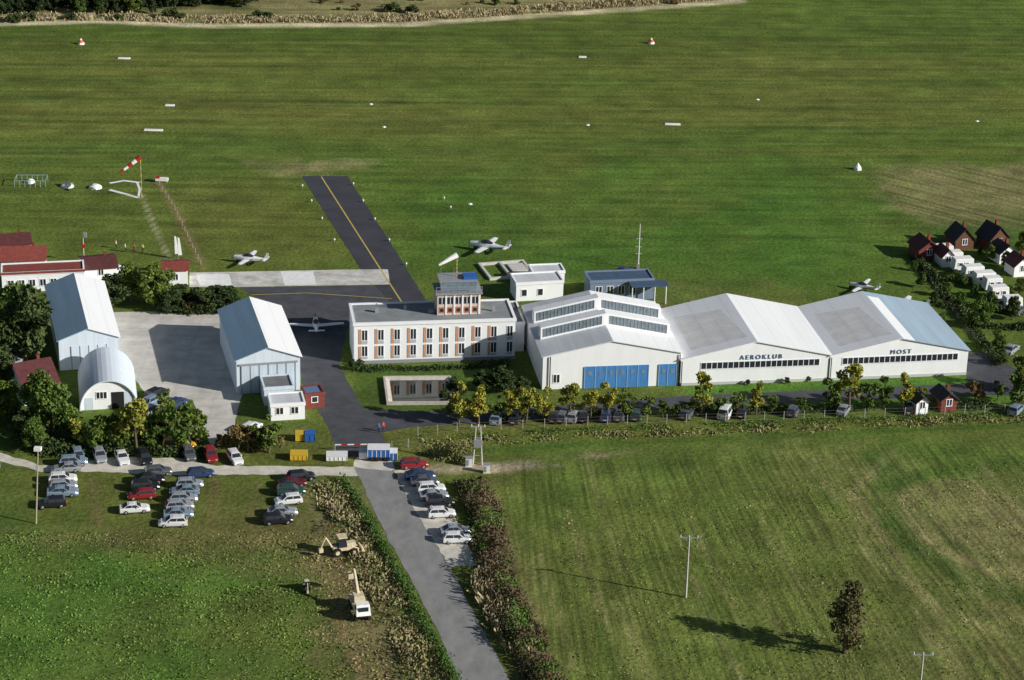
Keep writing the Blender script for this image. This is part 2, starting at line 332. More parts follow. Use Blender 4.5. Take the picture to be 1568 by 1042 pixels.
for u,v,l in [(235,200,4.2),(1030,191,3.6),(892,88,2.0),(190,90,3.0),(260,162,2.2)]:
    p=P(u,v); mb=MB(); mb.box(-l/2,l/2,-.6,.6,0,.1); mb.box(-l/2+.1,l/2-.1,-.45,.45,.1,.22); mb.obj("runway_edge_marker",[whm],loc=p)
for u,v in [(1160,153),(568,160),(900,192),(588,195),(1496,186),(720,313)]:
    p=P(u,v); mb=MB(); mb.cyl((0,0,0),(0,0,.1),.5,.45,8); mb.cyl((0,0,.1),(0,0,.25),.3,.1,8); mb.obj("runway_light",[whm],loc=p)
for u,v in [(124,65),(997,64),(1313,257)]:
    p=P(u,v+3); mb=MB(); mb.cyl((0,0,0),(0,0,.5),.9,.8,10,0); mb.cyl((0,0,.5),(0,0,1.1),.8,.35,10,1 if v<100 else 0); mb.cyl((0,0,1.1),(0,0,1.5),.35,.1,8,0); mb.obj("runway_marker_cone",[whm,mat("marker_orange",(.6,.12,.03),.6)],loc=p)
for u,v in [(477,310),(493,337),(512,370),(463,287),(541,284),(556,310),(574,338),(596,370),(622,407),(680,306),(690,320)]:
    p=P(u,v); mb=MB(); mb.cyl((0,0,0),(0,0,.35),.12,.1,6,0); mb.cyl((0,0,.35),(0,0,.6),.2,.15,8,1); mb.obj("taxiway_edge_light",[grey,whm],loc=p)
# ---------------------------------------------------------------- buildings
def gable(fr,w,d,he,hr,wallm,roofL,roofR,ov=.35,rx=None,name2=""):
    rx=w/2 if rx is None else rx
    mb=MB(); prof=[(0,0),(w,0),(w,he),(rx,hr),(0,he)]
    mb.hexa([(x,0,z) for x,z in prof],[(x,d,z) for x,z in prof]); mb.obj("walls",[wallm],fr.e)
    for nm,xa,za,xb,zb,mt in (("roof_left",-ov,he-ov*(hr-he)/rx,rx,hr,roofL),("roof_right",w+ov,he-ov*(hr-he)/(w-rx),rx,hr,roofR)):
        mb=MB(); t_=.16
        mb.hexa([(xa,-ov,za+.03),(xb,-ov,zb+.03),(xb,d+ov,zb+.03),(xa,d+ov,za+.03)],[(xa,-ov,za+t_),(xb,-ov,zb+t_),(xb,d+ov,zb+t_),(xa,d+ov,za+t_)]); mb.obj(nm,[mt],fr.e)
def windows(fr,lst,y=0,frame=white,gl=glass,name="windows"):
    a=MB()
    for x0,x1,z0,z1,n in lst:
        a.box(x0,x1,y-.03,y+.02,z0,z1,0); 
        for k in range(n+1):
            x=x0+(x1-x0)*k/n; a.box(x-.05,x+.05,y-.07,y-.032,z0,z1,1)
        a.box(x0-.08,x1+.08,y-.07,y-.031,z1+.002,z1+.1,1); a.box(x0-.08,x1+.08,y-.09,y-.031,z0-.1,z0-.002,1)
    a.obj(name,[gl,frame],fr.e)
f=Frame("metal_storage_hall",92,568,183,561); d=f.rel(68,438,5.4).y; gable(f,f.w,d,5.4,7.2,bluewhite,shadedblueroof,whiteroof)
mb=MB(); mb.box(2,f.w-2,-.06,-.02,0,4.2); [mb.box(2+(f.w-4)*k/4-.06,2+(f.w-4)*k/4+.06,-.12,-.061,0,4.2,1) for k in range(5)]; mb.obj("sliding_door",[bluewhite,grey],f.e)
f=Frame("arched_hangar",122,629,212,624); w_=f.w; d=f.rel(148,533,5).y
mb=MB(); n=20; out=[(w_/2-w_/2*math.cos(math.pi*k/n),5.1*math.sin(math.pi*k/n)) for k in range(n+1)]; inn=[(w_/2-(w_/2-.15)*math.cos(math.pi*k/n),4.95*math.sin(math.pi*k/n)) for k in range(n+1)]
for k in range(n):
    a_,b_,c_,e_=out[k],out[k+1],inn[k+1],inn[k]
    mb.hexa([(a_[0],-.4,a_[1]),(b_[0],-.4,b_[1]),(c_[0],-.4,c_[1]),(e_[0],-.4,e_[1])],[(a_[0],d,a_[1]),(b_[0],d,b_[1]),(c_[0],d,c_[1]),(e_[0],d,e_[1])])
mb.obj("arched_roof",[mat("arch_sheet",(.70,.77,.84),.4,(.6,.08),stretch=(.2,4,1),ribs=.9)],f.e)
mb=MB(); mb.poly([(x,0,z) for x,z in inn]); mb.poly([(x,d-.1,z) for x,z in inn]); mb.obj("end_walls",[white],f.e)
windows(f,[(2.7,4.4,1.9,3.0,3)])
mb=MB(); mb.box(5.1,7.0,-.05,-.01,0,2.9); mb.obj("dark_doorway_panel",[black],f.e); mb=MB(); mb.box(.9,2.2,-.05,-.01,0,2.1);mb.box(7.1,8.3,-.1,-.05,0,2.9); mb.obj("door_leaf",[bluewhite],f.e)  # black panel painted as the unlit inside of the open door
def house(name,u1,v1,u2,v2,d,he,hr,wallm,roofm,ridge='x',win=True,rot=None):
    f=Frame(name,u1,v1,u2,v2,rot); w_=f.w
    if ridge=='y': gable(f,w_,d,he,hr,wallm,roofm,roofm)
    else:
        mb=MB(); prof=[(0,0),(d,0),(d,he),(d/2,hr),(0,he)]
        mb.hexa([(0,y,z) for y,z in prof],[(w_,y,z) for y,z in prof]); mb.obj("walls",[wallm],f.e)
        for nm,ya,yb in (("roof_front",-.35,d/2),("roof_back",d+.35,d/2)):
            za=he-.35*(hr-he)/(d/2); mb=MB(); mb.hexa([(-.3,ya,za+.03),(w_+.3,ya,za+.03),(w_+.3,yb,hr+.03),(-.3,yb,hr+.03)],[(-.3,ya,za+.18),(w_+.3,ya,za+.18),(w_+.3,yb,hr+.18),(-.3,yb,hr+.18)]); mb.obj(nm,[roofm],f.e)
    mb=MB(); mb.box(w_*.7,w_*.7+.5,d*.6,d*.6+.5,he,hr+.5); mb.obj("chimney",[brick],f.e)
    if win:
        k=max(1,int(w_/3)); windows(f,[(w_*(i+.5)/k-.5,w_*(i+.5)/k+.5,1.1,2.2,2) for i in range(k)])
    return f
house("red_roofed_house",38,622,92,612,9,2.8,5.6,white,maroon)
house("red_roofed_house",2,420,70,418,6,2.6,4.2,white,redroof)
house("red_roofed_house",-10,396,48,392,6,2.4,3.6,white,maroon)
house("white_garage",250,438,288,437,5,3.0,3.7,white,redroof)
house("clubhouse_annex",130,432,180,428,7,2.4,3.4,white,maroon)
def flat(name,u1,v1,u2,v2,d,h,wallm,roofm,wins=(),par=.25,rot=None):
    f=Frame(name,u1,v1,u2,v2,rot); w_=f.w; mb=MB(); mb.box(0,w_,0,d,0,h-.02); mb.obj("walls",[wallm],f.e)
    mb=MB(); mb.box(.2,w_-.2,.2,d-.2,h-.019,h+.06); mb.obj("roof",[roofm],f.e)
    mb=MB(); o=.12
    mb.box(-o,w_+o,-o,.18,h-.3,h+par);mb.box(-o,w_+o,d-.18,d+o,h-.3,h+par);mb.box(-o,.18,.182,d-.182,h-.3,h+par);mb.box(w_-.18,w_+o,.182,d-.182,h-.3,h+par); mb.obj("parapet",[wallm],f.e)
    if wins: windows(f,wins)
    return f
f=flat("clubhouse",4,449,130,443,5,3.6,white,redroof,[(1.0+1.9*k,2.1+1.9*k,1.1,2.3,2) for k in range(7)])
mb=MB(); mb.box(-.2,f.w+.2,-.22,-.125,3.5,3.9); mb.obj("red_fascia",[redroof],f.e)
flat("gatehouse",415,645,467,642,4.5,2.7,white,greyroof,[(.8,2.0,1.1,2.2,2),(3.2,4.4,1.1,2.2,2)])
f=flat("workshop_building",405,622,450,619,5,3.0,bluewhite,darkroof,[(1,2,1.1,2,1)])
f=flat("red_kiosk",468,627,497,624,3.2,2.5,brick,mat("kiosk_roof",(.12,.2,.35),.6),[(1,2,1.1,2,1)])
flat("small_shed",417,600,440,598,4,2.4,bluewhite,darkroof)
f=Frame("metal_hangar",363,604,460,597); f2=f; d=f.rel(327,476,6).y; gable(f,f.w,d,6,7.9,bluewhite,shadedblueroof,whiteroof)
mb=MB(); mb.box(.8,f.w-.8,-.1,-.02,0,4.9); mb.obj("sliding_door",[mat("hangar_door_panel",(.55,.64,.72),.4,(1,.15),stretch=(4,1,.1))],f.e)
mb=MB(); [mb.box(.8+(f.w-1.6)*k/6-.07,.8+(f.w-1.6)*k/6+.07,-.16,-.101,0,5) for k in range(7)]; mb.box(.4,f.w-.4,-.22,-.101,5.0,5.3); mb.obj("door_rails",[grey],f.e)
# office block
f=Frame("office_block",542,558,788,550); w_=f.w; d=9.3; h=7.2
mb=MB(); mb.box(0,w_,0,d,0,h-.02); mb.obj("walls",[white],f.e)
mb=MB(); mb.box(.35,w_-.35,.35,d-.35,h-.019,h+.05); mb.box(4,4.6,5,5.6,h+.05,h+.9,1); mb.box(9,9.5,6,6.5,h+.05,h+.8,1); mb.box(13,14,4,5,h+.05,h+.6,1); mb.box(24,24.5,4,4.5,h+.05,h+1,1); mb.obj("roof",[mat("roof_felt",(.24,.26,.27),.8,(.4,.25)),grey],f.e)
mb=MB();o=.15;mb.box(-o,w_+o,-o,.3,h-.25,h+.25);mb.box(-o,w_+o,d-.3,d+o,h-.25,h+.25);mb.box(-o,.3,.302,d-.302,h-.25,h+.25);mb.box(w_-.3,w_+o,.302,d-.302,h-.25,h+.25);mb.obj("parapet",[white],f.e)
nb=10; pit=w_/nb; pan=MB(); wl=[]
for k in range(nb):
    x=k*pit+.8
    if k<9:
        pan.box(x,x+.45,-.06,-.01,3.6,6.3); pan.box(x,x+.45,-.06,-.01,.9,3.2)
    pan.box(x+.47,x+1.5,-.05,-.01,3.6,4.2,1); pan.box(x+.47,x+1.5,-.05,-.01,.9,1.3,1)
    for z in (1.4,4.3): wl.append((x+.5,x+1.5,z,z+1.8,2))
pan.obj("facade_panels",[orange,mat("grey_panel",(.50,.52,.58),.6)],f.e); windows(f,wl)
mb=MB(); mb.box(-.05,w_+.05,-.08,-.01,0,.6); mb.obj("plinth",[grey],f.e)
tx=f.rel(668,479,h).x; ty=3.0; tw=7.4; td=5.0; tz=h+.06
mb=MB(); mb.box(tx,tx+tw,ty,ty+td,tz,tz+3.7,0); mb.box(tx-.3,tx+tw+.3,ty-.3,ty+td+.3,tz+3.7,tz+3.95,1); mb.obj("control_tower_base",[mat("tower_wall",(.68,.56,.48),.7,(1,.1)),grey],f.e)
a=MB()
for k in range(5):
    x=tx+.3+k*1.42
    a.box(x,x+1.0,ty-.05,ty-.005,tz+.35,tz+1.45,2); a.box(x,x+1.0,ty-.05,ty-.005,tz+2.0,tz+3.2,0)
    a.box(x+.45,x+.55,ty-.09,ty-.051,tz+2.0,tz+3.2,1); a.box(x+.2,x+.8,ty-.09,ty-.051,tz+.6,tz+1.2,0)
    a.box(x+1.05,x+1.3,ty-.1,ty-.005,tz+.1,tz+3.6,1)
for k in range(3): a.box(tx+tw+.005,tx+tw+.05,ty+.5+k*1.5,ty+1.5+k*1.5,tz+2.1,tz+3.2,0)
a.obj("tower_windows",[glass,white,mat("brick_orange",(.45,.20,.12),.7)],f.e)
a=MB(); cz=tz+3.95; a.hexa([(tx+.8,ty+1,cz),(tx+tw-.8,ty+1,cz),(tx+tw-.8,ty+td-.5,cz),(tx+.8,ty+td-.5,cz)],[(tx+.5,ty+.7,cz+1.7),(tx+tw-.5,ty+.7,cz+1.7),(tx+tw-.5,ty+td-.2,cz+1.7),(tx+.5,ty+td-.2,cz+1.7)],0)
a.box(tx+.4,tx+tw-.4,ty+.6,ty+td-.1,cz+1.705,cz+1.9,1)
a.box(tx+4.6,tx+7.0,ty+1.2,ty+3.4,cz+1.905,cz+2.4,2)
for k in range(9): x=tx-.2+k*(tw+.4)/8; a.cyl((x,ty-.2,cz),(x,ty-.2,cz+1.1),.04,.04,5,3)
a.box(tx-.25,tx+tw+.25,ty-.23,ty-.17,cz+1.1,cz+1.16,3); a.box(tx-.25,tx+tw+.25,ty-.23,ty-.17,cz+.55,cz+.6,3)
a.cyl((tx+.6,ty+.3,cz),(tx+.6,ty+.3,cz+5.2),.05,.03,6,3); a.cyl((tx+3,ty+2,cz+2),(tx+3,ty+2,cz+4),.04,.02,6,3)
a.obj("control_cab",[skyglass,grey,blue,grey],f.e)
def sock(name,loc,h,L,dirv,stripes,parent=None,drop=.45):
    mb=MB(); mb.cyl((0,0,0),(0,0,h),.09,.06,8,0)
    for k in range(6): mb.cyl((0,0,h*k/6+.02),(0,0,h*(k+.5)/6),.11,.1,8,1)
    d=Vector((dirv[0],dirv[1],-drop)).normalized(); p=Vector((0,0,h-.1))
    for k in range(5):
        mb.cyl(p,p+d*L/5,.55-.07*k,.55-.07*(k+1),10,stripes[k%2])
        p=p+d*L/5
    return mb.obj(name,[grey,yellow,red,whm],parent,loc)
sock("roof_windsock",(tx+3.6,ty+3.0,cz+1.9),4.0,3.6,(-1,-.3),(3,3),f.e)
flat("connecting_annex",744,540,800,548,10,5.2,white,darkroof,rot=math.degrees(f.rot))
# skylight hangar
f=Frame("skylight_hangar",830,597,1040,590); w_=f.w; he,hr=5.9,8.3; d=f.rel(786,470,he).y
gable(f,w_,d,he,hr,white,greyroof,whiteroof,.3)  # left slope coloured greyer than the right
for y0 in (6.8,14.2):
    bs=MB(); gz=MB(); zr=lambda x: he+(hr-he)*(1-abs(x-w_/2)/(w_/2))+.18
    for xa,xb in ((.6,w_/2),(w_/2,w_-.6)):
        bs.hexa([(xa,y0,zr(xa)-.1),(xb,y0,zr(xb)-.1),(xb,y0+2.2,zr(xb)-.1),(xa,y0+2.2,zr(xa)-.1)],[(xa,y0,zr(xa)+2.1),(xb,y0,zr(xb)+2.1),(xb,y0+2.0,zr(xb)+2.1),(xa,y0+2.0,zr(xa)+2.1)])
        xi,xj=(xa+.5,xb-.7) if xa<1 else (xa+.7,xb-.5)
        gz.poly([(xi,y0-.03,zr(xi)+.3),(xj,y0-.03,zr(xj)+.3),(xj,y0-.03,zr(xj)+1.8),(xi,y0-.03,zr(xi)+1.8)],0)
        for k in range(17):
            x=xi+(xj-xi)*k/16; gz.box(x-.04,x+.04,y0-.09,y0-.035,zr(x)+.3,zr(x)+1.8,1)
    bs.obj("skylight_monitor",[whiteroof],f.e); gz.obj("skylight_glazing",[mat("dusty_glazing",(.16,.21,.24),.4,(2,.4),spec=.5),grey],f.e)
mb=MB(); bars=MB()
xa=f.rel(892,590,0).x; xb=f.rel(1037,590,0).x; xg=f.rel(991,590,0).x; xh=f.rel(1007,590,0).x
for x0,x1,n in ((xa,xg,6),(xh,xb-.3,2)):
    mb.box(x0,x1,-.1,-.02,0,3.9)
    for k in range(n+1):
        x=x0+(x1-x0)*k/n; bars.box(x-.06,x+.06,-.15,-.101,0,3.9)
    for k in range(n): 
        x=x0+(x1-x0)*(k+.5)/n; bars.box(x-.3,x+.3,-.13,-.101,2.3,3.1,1)
mb.obj("hangar_doors",[bluedoor],f.e); bars.obj("door_frames",[mat("pale_blue",(.3,.45,.65),.5),skyglass],f.e)
windows(f,[(1.8,2.9,1.2,2.6,2)],name="side_windows")
mb=MB(); mb.cyl((w_-.15,-.2,0),(w_-.15,-.2,5.6),.09,.09,6); mb.cyl((1.2,-.2,0),(1.2,-.2,5.9),.09,.09,6); mb.obj("downpipes",[black],f.e)
def bigh(name,u1,v1,u2,v2,he,hr,ub,vb,rl,rr,txt,tu,tv,wu0,wu1):
    f=Frame(name,u1,v1,u2,v2); w_=f.w; d=f.rel(ub,vb,hr).y; gable(f,w_-.1,d,he,hr,white,rl,rr,.3)
    x0=f.rel(wu0,v1,0).x; x1=f.rel(wu1,v2,0).x; windows(f,[(x0,x1,2.9,4.0,22)],name="ribbon_windows")
    mb=MB(); mb.box(0,w_-.1,-.08,-.01,0,.5); mb.obj("plinth",[mat("plinth_grey",(.55,.55,.55),.8)],f.e)
    mb=MB(); mb.cyl((.15,-.2,0),(.15,-.2,he-.3),.09,.09,6); mb.obj("downpipe",[mat("dark_pipe",(.12,.12,.13),.6)],f.e)
    cv=bpy.data.curves.new("sign_lettering","FONT"); cv.body=txt; cv.size=1.1; cv.extrude=.04; cv.align_x='CENTER'; cv.space_character=1.45
    o=bpy.data.objects.new("sign_lettering",cv); cv.materials.append(mat("sign_blue",(.10,.18,.30),.6)); o.rotation_euler=(R(90),0,0); o.location=(f.rel(tu,(v1+v2)/2,0).x,-.08,4.4); link(o,f.e)
    return f
fB=bigh("aeroclub_hangar",1041,591,1268,583,4.7,7.5,1092,452,whiteroof,whiteroof,"AEROKLUB",1163,0,1072,1252)
fC=bigh("aeroclub_hangar",1269,583,1480,574,4.5,7.1,1296,449,whiteroof,mat("blue_grey_roof",(.40,.52,.63),.4,(.4,.15),stretch=(1,.1,1),ribs=1.2),"MOST",1376,0,1288,1463)
for ff,he,hr in ((fB,4.7,7.5),(fC,4.5,7.1)):
    w2=(ff.w-.1)/2; mb=MB(); z=lambda x: he+(hr-he)*x/w2+.166
    mb.poly([(2.2,2.5,z(2.2)),(w2-1,2.5,z(w2-1)),(w2-2.5,16,z(w2-2.5)),(2.2,17.5,z(2.2))]); mb.obj("weathered_sheets",[mat("weathered_sheet",(.78,.76,.74),.6,(.5,.15),ribs=1.2)],ff.e)
mb=MB(); w2=(fC.w-.1)/2; z=lambda x:7.1-2.6*(x-w2)/w2+.166; mb.poly([(w2+.3,-.3,z(w2+.3)),(w2+2.4,-.3,z(w2+2.4)),(w2+2.4,20,z(w2+2.4)),(w2+.3,20,z(w2+.3))]); mb.obj("white_sheets",[white],fC.e)
f=flat("white_utility_building",790,462,862,458,5,3.4,white,greyroof,[(1,2,1,2.2,1),(4,5,1,2.2,1)])
f=flat("white_utility_building",815,440,864,438,4,2.8,white,greyroof)
f=flat("blue_roofed_pavilion",903,462,1000,458,5,3.8,mat("blue_grey_wall",(.2,.26,.36),.6,(1,.1)),mat("slate_blue",(.07,.11,.18),.6,(.8,.2)),[(1+2.1*k,2.2+2.1*k,1.2,2.8,2) for k in range(4)])
mb=MB(); mb.box(7,14,-3,-.15,3.5,3.7,0); [mb.cyl((7.2+2.1*k,-2.8,0),(7.2+2.1*k,-2.8,3.5),.1,.1,6,1) for k in range(4)]; mb.obj("canopy",[mat("slate_blue",(0,0,0)),white],f.e)
f=Frame("concrete_foundation",750,430,828,424); mb=MB()
for x0,x1,y0,y1 in ((0,9,0,.5),(0,9,8,8.5),(0,.5,.5,8),(8.5,9,.5,8),(4,4.5,.5,8)): mb.box(x0,x1,y0,y1,0,.5)
mb.box(5,8,2,6,0,.8); mb.obj("concrete_walls",[mat("bright_concrete",(.6,.58,.54),.8,(1,.15))],f.e)
p=P(977,412); mb=MB(); mb.cyl((0,0,0),(0,0,9),.13,.06,6,0); mb.box(-.3,.3,-.3,.3,0,1,1); [mb.box(-.6,.6,-.03,.03,z,z+.06,0) for z in (3,4.4,6)]; mb.obj("antenna_mast",[whm,grey],loc=p)
# fire pond
f=Frame("fire_pond",592,621,692,618,rot=5); w_=11.5; d=11.0; a=MB()
T=[(0,0),(w_,0),(w_-.5,d),(-.3,d)]
for k in range(4):
    (x0,y0),(x1,y1)=T[k],T[(k+1)%4]; cx,cy=w_/2,d/2
    q=lambda x,y,s:(cx+(x-cx)*s,cy+(y-cy)*s)
    a.hexa([(*q(x0,y0,1),0),(*q(x1,y1,1),0),(*q(x1,y1,.8),0.02),(*q(x0,y0,.8),.02)],[(*q(x0,y0,1),.55),(*q(x1,y1,1),.55),(*q(x1,y1,.94),.55),(*q(x0,y0,.94),.55)])
a.obj("concrete_rim",[mat("pond_concrete",(.50,.46,.40),.85,(.8,.25))],f.e)
a=MB(); a.poly([(.6,.6,.12),(w_-.6,.6,.12),(w_-.9,d-.6,.12),(.4,d-.6,.12)]); a.obj("pond_water",[mat("pond_water",(.012,.016,.012),.06,spec=.6)],f.e)
# ---------------------------------------------------------------- vegetation
def leaves(c,s,flat_=1.0):
    n=len(c); a=rng.normal(size=(n,3)); a[:,2]*=flat_; a/=np.linalg.norm(a,axis=1)[:,None]; b_=rng.normal(size=(n,3)); b_-=a*(a*b_).sum(1)[:,None]; b_/=np.linalg.norm(b_,axis=1)[:,None]
    s=s[:,None]; v=np.stack([c-a*s,c-b_*s*.6,c+a*s,c+b_*s*.6],1).reshape(-1,3); return v
def leafobj(name,v,mt,base=None):
    me=bpy.data.meshes.new(name)
    if base is None:
        me.vertices.add(len(v)); me.vertices.foreach_set("co",v.astype(np.float32).ravel()); fill(me,np.arange(len(v)).reshape(-1,4)); me.materials.append(mt)
    else:
        nb_=len(base.v); V=base.v+[tuple(x) for x in v.tolist()]; n=len(v)//4
        me.from_pydata(V,[],base.f+[(nb_+4*k,nb_+4*k+1,nb_+4*k+2,nb_+4*k+3) for k in range(n)])
        me.materials.append(bark); me.materials.append(mt); me.polygons.foreach_set("material_index",[0]*len(base.f)+[1]*n)
    return me
def treemesh(h,r,cb,nl,mt,ls=.28,ncl=18,shape='round',spread=1):
    mb=MB(); lean=Vector((random.uniform(-.3,.3),random.uniform(-.3,.3),0))
    mid=Vector((0,0,h*.45))+lean; mb.cyl((0,0,-.1),mid,.03*h,.018*h,8); mb.cyl(mid,Vector((0,0,h*.9))+lean*.5,.018*h,.004*h,6)
    cs=[]
    for k in range(ncl):
        tz_=random.random(); z=cb+(h-cb)*(.1+.82*tz_)
        if shape=='round': rr=r*math.sqrt(max(.05,1-((tz_-.42)/.62)**2))
        elif shape=='cone': rr=r*(1-tz_*.7)
        else: rr=r*(.55+.45*math.sin(tz_*math.pi))
        an=k*2.4+random.random(); q=rr*random.uniform(.25,.82)
        c=Vector((math.cos(an)*q,math.sin(an)*q,z)); cr_=r*random.uniform(.2,.42); cs.append((c,cr_))
        if k%2==0: mb.cyl(Vector((0,0,z*random.uniform(.5,.75)))+lean*.5,c,.008*h,.003*h,5)
    tot=sum(q[1]**2 for q in cs); V=[]
    for c,cr_ in cs:
        n=int(nl*cr_**2/tot); d=rng.normal(size=(n,3)); d/=np.linalg.norm(d,axis=1)[:,None]; rad=cr_*rng.random(n)**.45*spread
        pc=d*rad[:,None]*A((1,1,.8))+A(c); V.append(leaves(pc,ls*rng.uniform(.6,1.3,n)))
    return leafobj("tree_mesh",np.concatenate(V),mt,mb)
big=[treemesh(9,4.0,1.2,4200,leafA,.32,26) for _ in range(3)]+[treemesh(9,3.6,1.0,3800,leafD,.32,26) for _ in range(2)]
yng=[treemesh(6.2,1.9,1.2,1300,leafY,.23,14,'oval') for _ in range(4)]+[treemesh(6.2,2.1,1.0,1400,leafA,.24,14,'oval') for _ in range(3)]
brn=[treemesh(5.0,2.0,.9,1100,leafB,.26,14) for _ in range(2)]
bush=[treemesh(2.6,1.9,.1,900,mt,.22,12) for mt in (leafA,leafD,leafB,hedgeM,leafD)]
con=treemesh(11,2.9,.3,2500,mat("leaf_olive",(.06,.07,.025),.8,(.6,.4),col2=(.15,.13,.05)),.22,44,'cone')
forest=[treemesh(9,3.6,.5,3600,leafF,.34,24) for _ in range(3)]
def tree(meshes,u,v,hpx=None,h0=9,name="deciduous_tree",sx=None):
    me_=random.choice(meshes) if isinstance(meshes,list) else meshes; p=P(u,v); s=1
    if hpx: s=hpx/(((v+900)*.00618)*.91)/h0
    s*=random.uniform(.93,1.07); return inst(me_,name,p,random.uniform(0,6.28),(s*(sx or 1),s*(sx or 1),s))
for u,v,hp in [(42,556,112),(20,520,80),(5,600,60),(80,668,92),(60,650,70),(203,462,56),(236,470,60),(215,455,45),(8,640,60),(150,690,50),(185,690,52),(30,680,40),(55,690,45)]: tree(big,u,v,hp,9)
for u,v,hp in [(120,690,48),(210,695,80),(232,690,50),(270,690,82),(300,685,62),(250,668,50),(365,690,56),(385,686,44),(412,694,58),(395,690,40),(340,688,30),(258,640,50)]: tree(yng[:]+brn,u,v,hp,6.2)
for u,v,hp in [(172,470,46),(262,478,34),(290,480,36),(318,480,34),(345,478,38),(300,470,28),(350,470,30),(275,468,30),(330,470,30)]: tree(big[3:]+brn,u,v,hp,9,name="shrub",sx=1.5)
row=[(703,652,62,0),(733,652,60,0),(760,645,36,1),(782,648,52,0),(805,648,56,0),(832,646,52,0),(874,644,56,0),(905,644,48,0),(930,642,54,0),(958,642,44,1),(992,641,42,1),(1015,640,30,1),(1073,638,62,0),(1098,638,40,1),(1128,636,42,1),(1158,635,50,0),(1182,632,30,1),(1225,632,30,1),(1272,630,54,1),(1300,630,76,0),(1328,628,50,1),(1352,626,48,1),(1384,628,60,0),(1408,625,36,1),(1492,618,48,2),(1446,622,30,1),(1528,612,32,1),(1560,625,64,1),(690,640,26,1),(720,640,24,1),(1035,640,24,1),(1050,640,30,1)]
for u,v,hp,k in row: tree([yng[:4],yng[4:],brn][k],u,v,hp,6.2,name="young_roadside_tree",sx=.98)
for u,v,hp in [(770,600,40),(740,598,30),(800,600,24),(540,566,14),(552,562,12),(680,612,16),(693,600,20),(706,607,22),(1205,588,10),(1238,584,9),(1145,590,9)]: tree(big[3:],u,v,hp,9,name="shrub",sx=1.3)
for u,v,hp in [(1500,502,48),(1528,535,30),(1470,470,24),(1515,400,26),(1540,410,26),(1430,470,24),(1410,440,22),(1450,455,22),(1475,440,20),(1550,490,36),(1562,600,56),(1535,560,24),(1440,500,20),(1400,415,16),(1565,390,34),(1480,500,20),(1516,470,24),(1492,455,18),(1562,450,26),(1450,385,14),(1500,392,14)]: tree(big,u,v,hp,9,name="garden_tree",sx=.85)
inst(con,"solitary_tree",P(1294,1000),.4,(1.2,1.2,.98)); inst(brn[0],"shrub",P(1306,1002),1,(.5,.5,.75))
for k in range(110):
    u=-60+k*4.0+random.uniform(-6,6); v=random.uniform(3,23)
    if u>240: v-=10
    tree(forest if k%5 else big,u,v,random.uniform(18,32),9,name="woodland_tree",sx=.95)
for k in range(60): tree(forest,random.uniform(-80,420),random.uniform(-50,3),30,9,name="woodland_tree")
for k in range(70):
    u=random.uniform(380,1080); v=random.uniform(-40,22 if u<700 else 8)
    tree([bush[1],bush[2],bush[4]],u,v,random.uniform(4,9),2.6,name="scrub_bush",sx=1.3)
for u,v in [(20,34),(45,31),(395,27),(410,29),(275,30),(600,18),(630,20),(180,31),(260,27),(108,30)]: tree(bush[1:2],u,v,random.uniform(9,14),2.6,name="scrub_bush",sx=1.6)
for k in range(14): tree(forest,random.uniform(400,800),random.uniform(-60,-22),30,9,name="woodland_tree")
def along(pts,n,w):
    p=A(W(pts)); seg=np.hypot(*(p[1:]-p[:-1]).T); cum=np.concatenate([[0],np.cumsum(seg)]); s=rng.random(n)*cum[-1]
    k=np.clip(np.searchsorted(cum,s)-1,0,len(seg)-1); t_=(s-cum[k])/seg[k]; q=p[k]+(p[k+1]-p[k])*t_[:,None]; d=(p[k+1]-p[k])/seg[k][:,None]; nrm=np.stack([-d[:,1],d[:,0]],1)
    o=rng.uniform(-1,1,n); return q+nrm*(o*w/2)[:,None],o
def hedge(name,pts,w,h,n,mt,ls=.25,gap=.0,sc=4):
    q,o=along(pts,n,w); wob=(vn(q[:,0],q[:,1],sc*1.5,312)-.5); hh=h*(.25+1.2*vn(q[:,0],q[:,1],sc,310))*np.clip(1-.7*(o+wob)**2,.1,1); keep=vn(q[:,0],q[:,1],sc*.7,311)+.25*rng.random(n)>gap+.12; z=hh*rng.random(n)**.5
    q=q[keep]; z=z[keep]; c=np.concatenate([q+rng.normal(0,.3,q.shape),z[:,None]],1); v=leaves(c,ls*rng.uniform(.6,1.3,len(c)))
    o_=bpy.data.objects.new(name,leafobj(name,v,mt)); link(o_)
